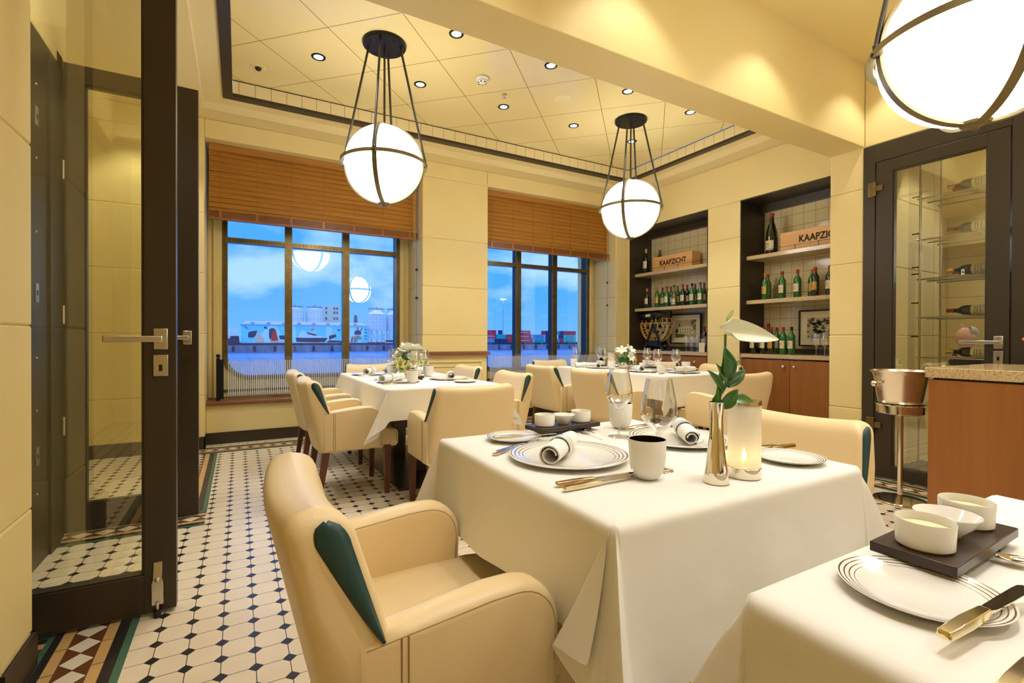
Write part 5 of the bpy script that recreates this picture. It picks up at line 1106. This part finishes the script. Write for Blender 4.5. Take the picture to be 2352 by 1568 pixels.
def silo(x,y,r,z0,z1,cone,legs,label):
    t=thing('storage_silo',label,'silo',(x,y,-1.5),0,'harbour silos'); z0+=1.5; z1+=1.5
    mb=MB(); mb.lathe([(0,z0),(r,z0),(r,z1),(r*.35,z1+cone),(0,z1+cone)],(0,0,0),40); mb.build('tank','silo',t,ang=30)
    mb=MB()
    for k in range(5): z=z0+(z1-z0)*(k+.5)/5; mb.lathe([(r,z),(r+.06,z),(r+.06,z+.10),(r,z+.10)],(0,0,0),40)
    for k in range(14): a=k*2*PI/14; mb.tube([((r+.03)*math.cos(a),(r+.03)*math.sin(a),z0),((r+.03)*math.cos(a),(r+.03)*math.sin(a),z1)],.045,5)
    mb.build('hoop','roofg',t,ang=0)
    if legs:
        mb=MB(); n=10; P=[(r*math.cos(k*2*PI/n),r*math.sin(k*2*PI/n)) for k in range(n)]
        for k in range(n): a,b=P[k],P[(k+1)%n]; mb.tube([(*a,.05),(*a,z0)],.16,6); mb.tube([(*a,.2),(*b,z0)],.10,5); mb.tube([(*b,.2),(*a,z0)],.10,5)
        mb.build('support_frame','cwhite',t,ang=0)
    mb=MB(); zt=z1+cone
    for k in range(8): a=k*PI/4; mb.tube([(r*.8*math.cos(a),r*.8*math.sin(a),z1),(r*.8*math.cos(a),r*.8*math.sin(a),zt+1.2)],.06,5)
    mb.tube([(r*.8*math.cos(a*PI/8),r*.8*math.sin(a*PI/8),zt+1.2) for a in range(16)],.07,5,closed=True); mb.tube([(0,0,zt),(0,0,zt+2.2)],.12,6); mb.box(-r,r,-.3,.3,zt+.5,zt+.8); mb.build('walkway','silodark',t,ang=0)
    return t
silo(27.6,300,4.5,-1.4,17.6,.5,0,'left round storage tank behind the mural warehouse'); silo(38.0,300,4.6,-1.4,17.6,.5,0,'right round storage tank behind the mural warehouse')
silo(67.6,276.5,4.8,4.9,14.6,2.2,1,'conical topped silo on a white truss right of the mural'); silo(77.9,277,4.4,4.9,14.6,2.2,1,'silo cut off by the right edge of the left window')
t=thing('office_block','pale square office block behind the mural warehouse','building',(48.5,305,-1.5)); MB().box(-4.2,4.2,0,10,0,22.2).build('wall','bldg',t,ang=0)
for x in (-3.4,1.2,2.8):
    for z in (10,13.5,17,19.5): mb=MB(); mb.box(x-.5,x+.5,-.1,0,z,z+1.4); mb.build('window','silodark',t,ang=0)
tag(MB().lathe([(0,0),(1.1,0),(1.1,13),(.8,15),(.8,16),(0,16)],(0,0,0),20).build('chimney','silodark',ang=40,loc=(60,295,-1.5)),'short dark chimney right of the office block','chimney')
tag(MB().box(-2,2,0,6,0,6.8).build('white_shed','cwhite',ang=0,loc=(-2.7,270,-1.5)),'small white shed left of the mural warehouse','building')
tag(MB().box(-8,2.8,0,.9,0,2.2).box(-1,2.6,-.3,.9,0,3.4).build('quay_crates','quaydark',ang=0,loc=(-2.6,268.6,-1.5)),'dark stacked goods at the foot of the white shed','cargo')
tag(MB().box(-4,4,0,2,0,1.6,1).box(-4,4,-.05,0,.4,1.5,0).build('gate_cabin','cwhite' and ['quaydark','cwhite'],ang=0,loc=(75,268.4,-1.5)),'striped low cabin below the silos','building')
cm={'r':'cred','b':'cblue','t':'cteal','n':'cnavy','w':'cwhite'}; cn={'r':'red','b':'blue','t':'teal','n':'dark navy','w':'white'}
CX=lambda p:134.75+(p-1124)*.3355
rows=[[(1108,1119,'n',0),(1119,1140,'b',0),(1141,1150,'n',0),(1151,1166,'n',0),(1167,1190,'r',0),(1191,1221,'r',1),(1222,1254,'t',0),(1255,1273,'n',0),(1274,1288,'b',0),(1289,1296,'r',0),(1297,1328,'t',0)],
      [(1108,1120,'r',0),(1121,1142,'r',1),(1143,1164,'t',0),(1167,1190,'r',0),(1191,1218,'r',1),(1219,1254,'b',0),(1256,1273,'n',0),(1274,1284,'w',0),(1285,1296,'n',0),(1297,1328,'t',0)],
      [(1110,1122,'t',0),(1123,1143,'r',0),(1150,1156,'n',0),(1191,1217,'r',1),(1219,1243,'w',0),(1244,1254,'r',0),(1258,1273,'n',0),(1274,1280,'r',0),(1281,1287,'t',0),(1288,1296,'n',0),(1297,1311,'r',0),(1312,1328,'r',0)]]
for ri,row in enumerate(rows):
    for a,b,c,tx in row:
        x0,x1=CX(a),CX(b); w=(x1-x0)/2; t=thing('shipping_container','%s%s container, %s layer, %s, %s along it'%(cn[c],' lettered' if tx else '',['bottom','middle','top'][ri],'behind the left pane' if a<1185 else 'behind the middle pane' if a<1268 else 'behind the right pane',['first','second','third','fourth','fifth','sixth','seventh','eighth','ninth','tenth','eleventh','twelfth'][[q[0] for q in row].index(a)]),'container',((x0+x1)/2,271,-1.5+2.62*ri),0,'shipping containers on the quay')
        mb=MB(); mb.box(-w+.05,w-.05,0,2.4,0,2.58); mb.build('box',cm[c],t,ang=0)
        mb=MB(); xx=-w+.4
        while xx<w-.3: mb.box(xx,xx+.22,-.05,0,.15,2.4); xx+=.5
        mb.build('corrugation',cm[c],t,ang=0)
        if tx: text('GRUPO BOLUDA','lettering',1.0,'cwhite',t,(0,-.08,1.35),rot('X',PI/2),.88 if w>4.2 else .75,.01)
        if not tx and w>4: mb=MB(); mb.box(w-1.3,w-1.0,-.08,0,.3,2.3); mb.box(-w+.8,-w+1.1,-.08,0,.6,2.0); mb.build('marking','cwhite',t,ang=0)
LH=emis('harbour_lamp',(1,.80,.50),30)
for x,z,l in ((148,26.0,'taller left harbour light mast behind the right window'),(186,21.9,'shorter right harbour light mast behind the right window')):
    t=thing('light_mast',l,'light mast',(x,272.8 if False else 275,-1.5)); H=z+2
    MB().lathe([(0,0),(.35,0),(.16,H),(0,H)],(0,0,0),10).build('pole','roofg',t,ang=40); mb=MB(); mb.box(-1.8,1.8,-.3,.3,H-.1,H+.2); mb.build('crossbar','roofg',t,ang=0)
    for k in (-1.3,0,1.3): MB().box(k-.45,k+.45,-.5,.1,H-.45,H-.1).build('floodlight',LH,t,ang=0)
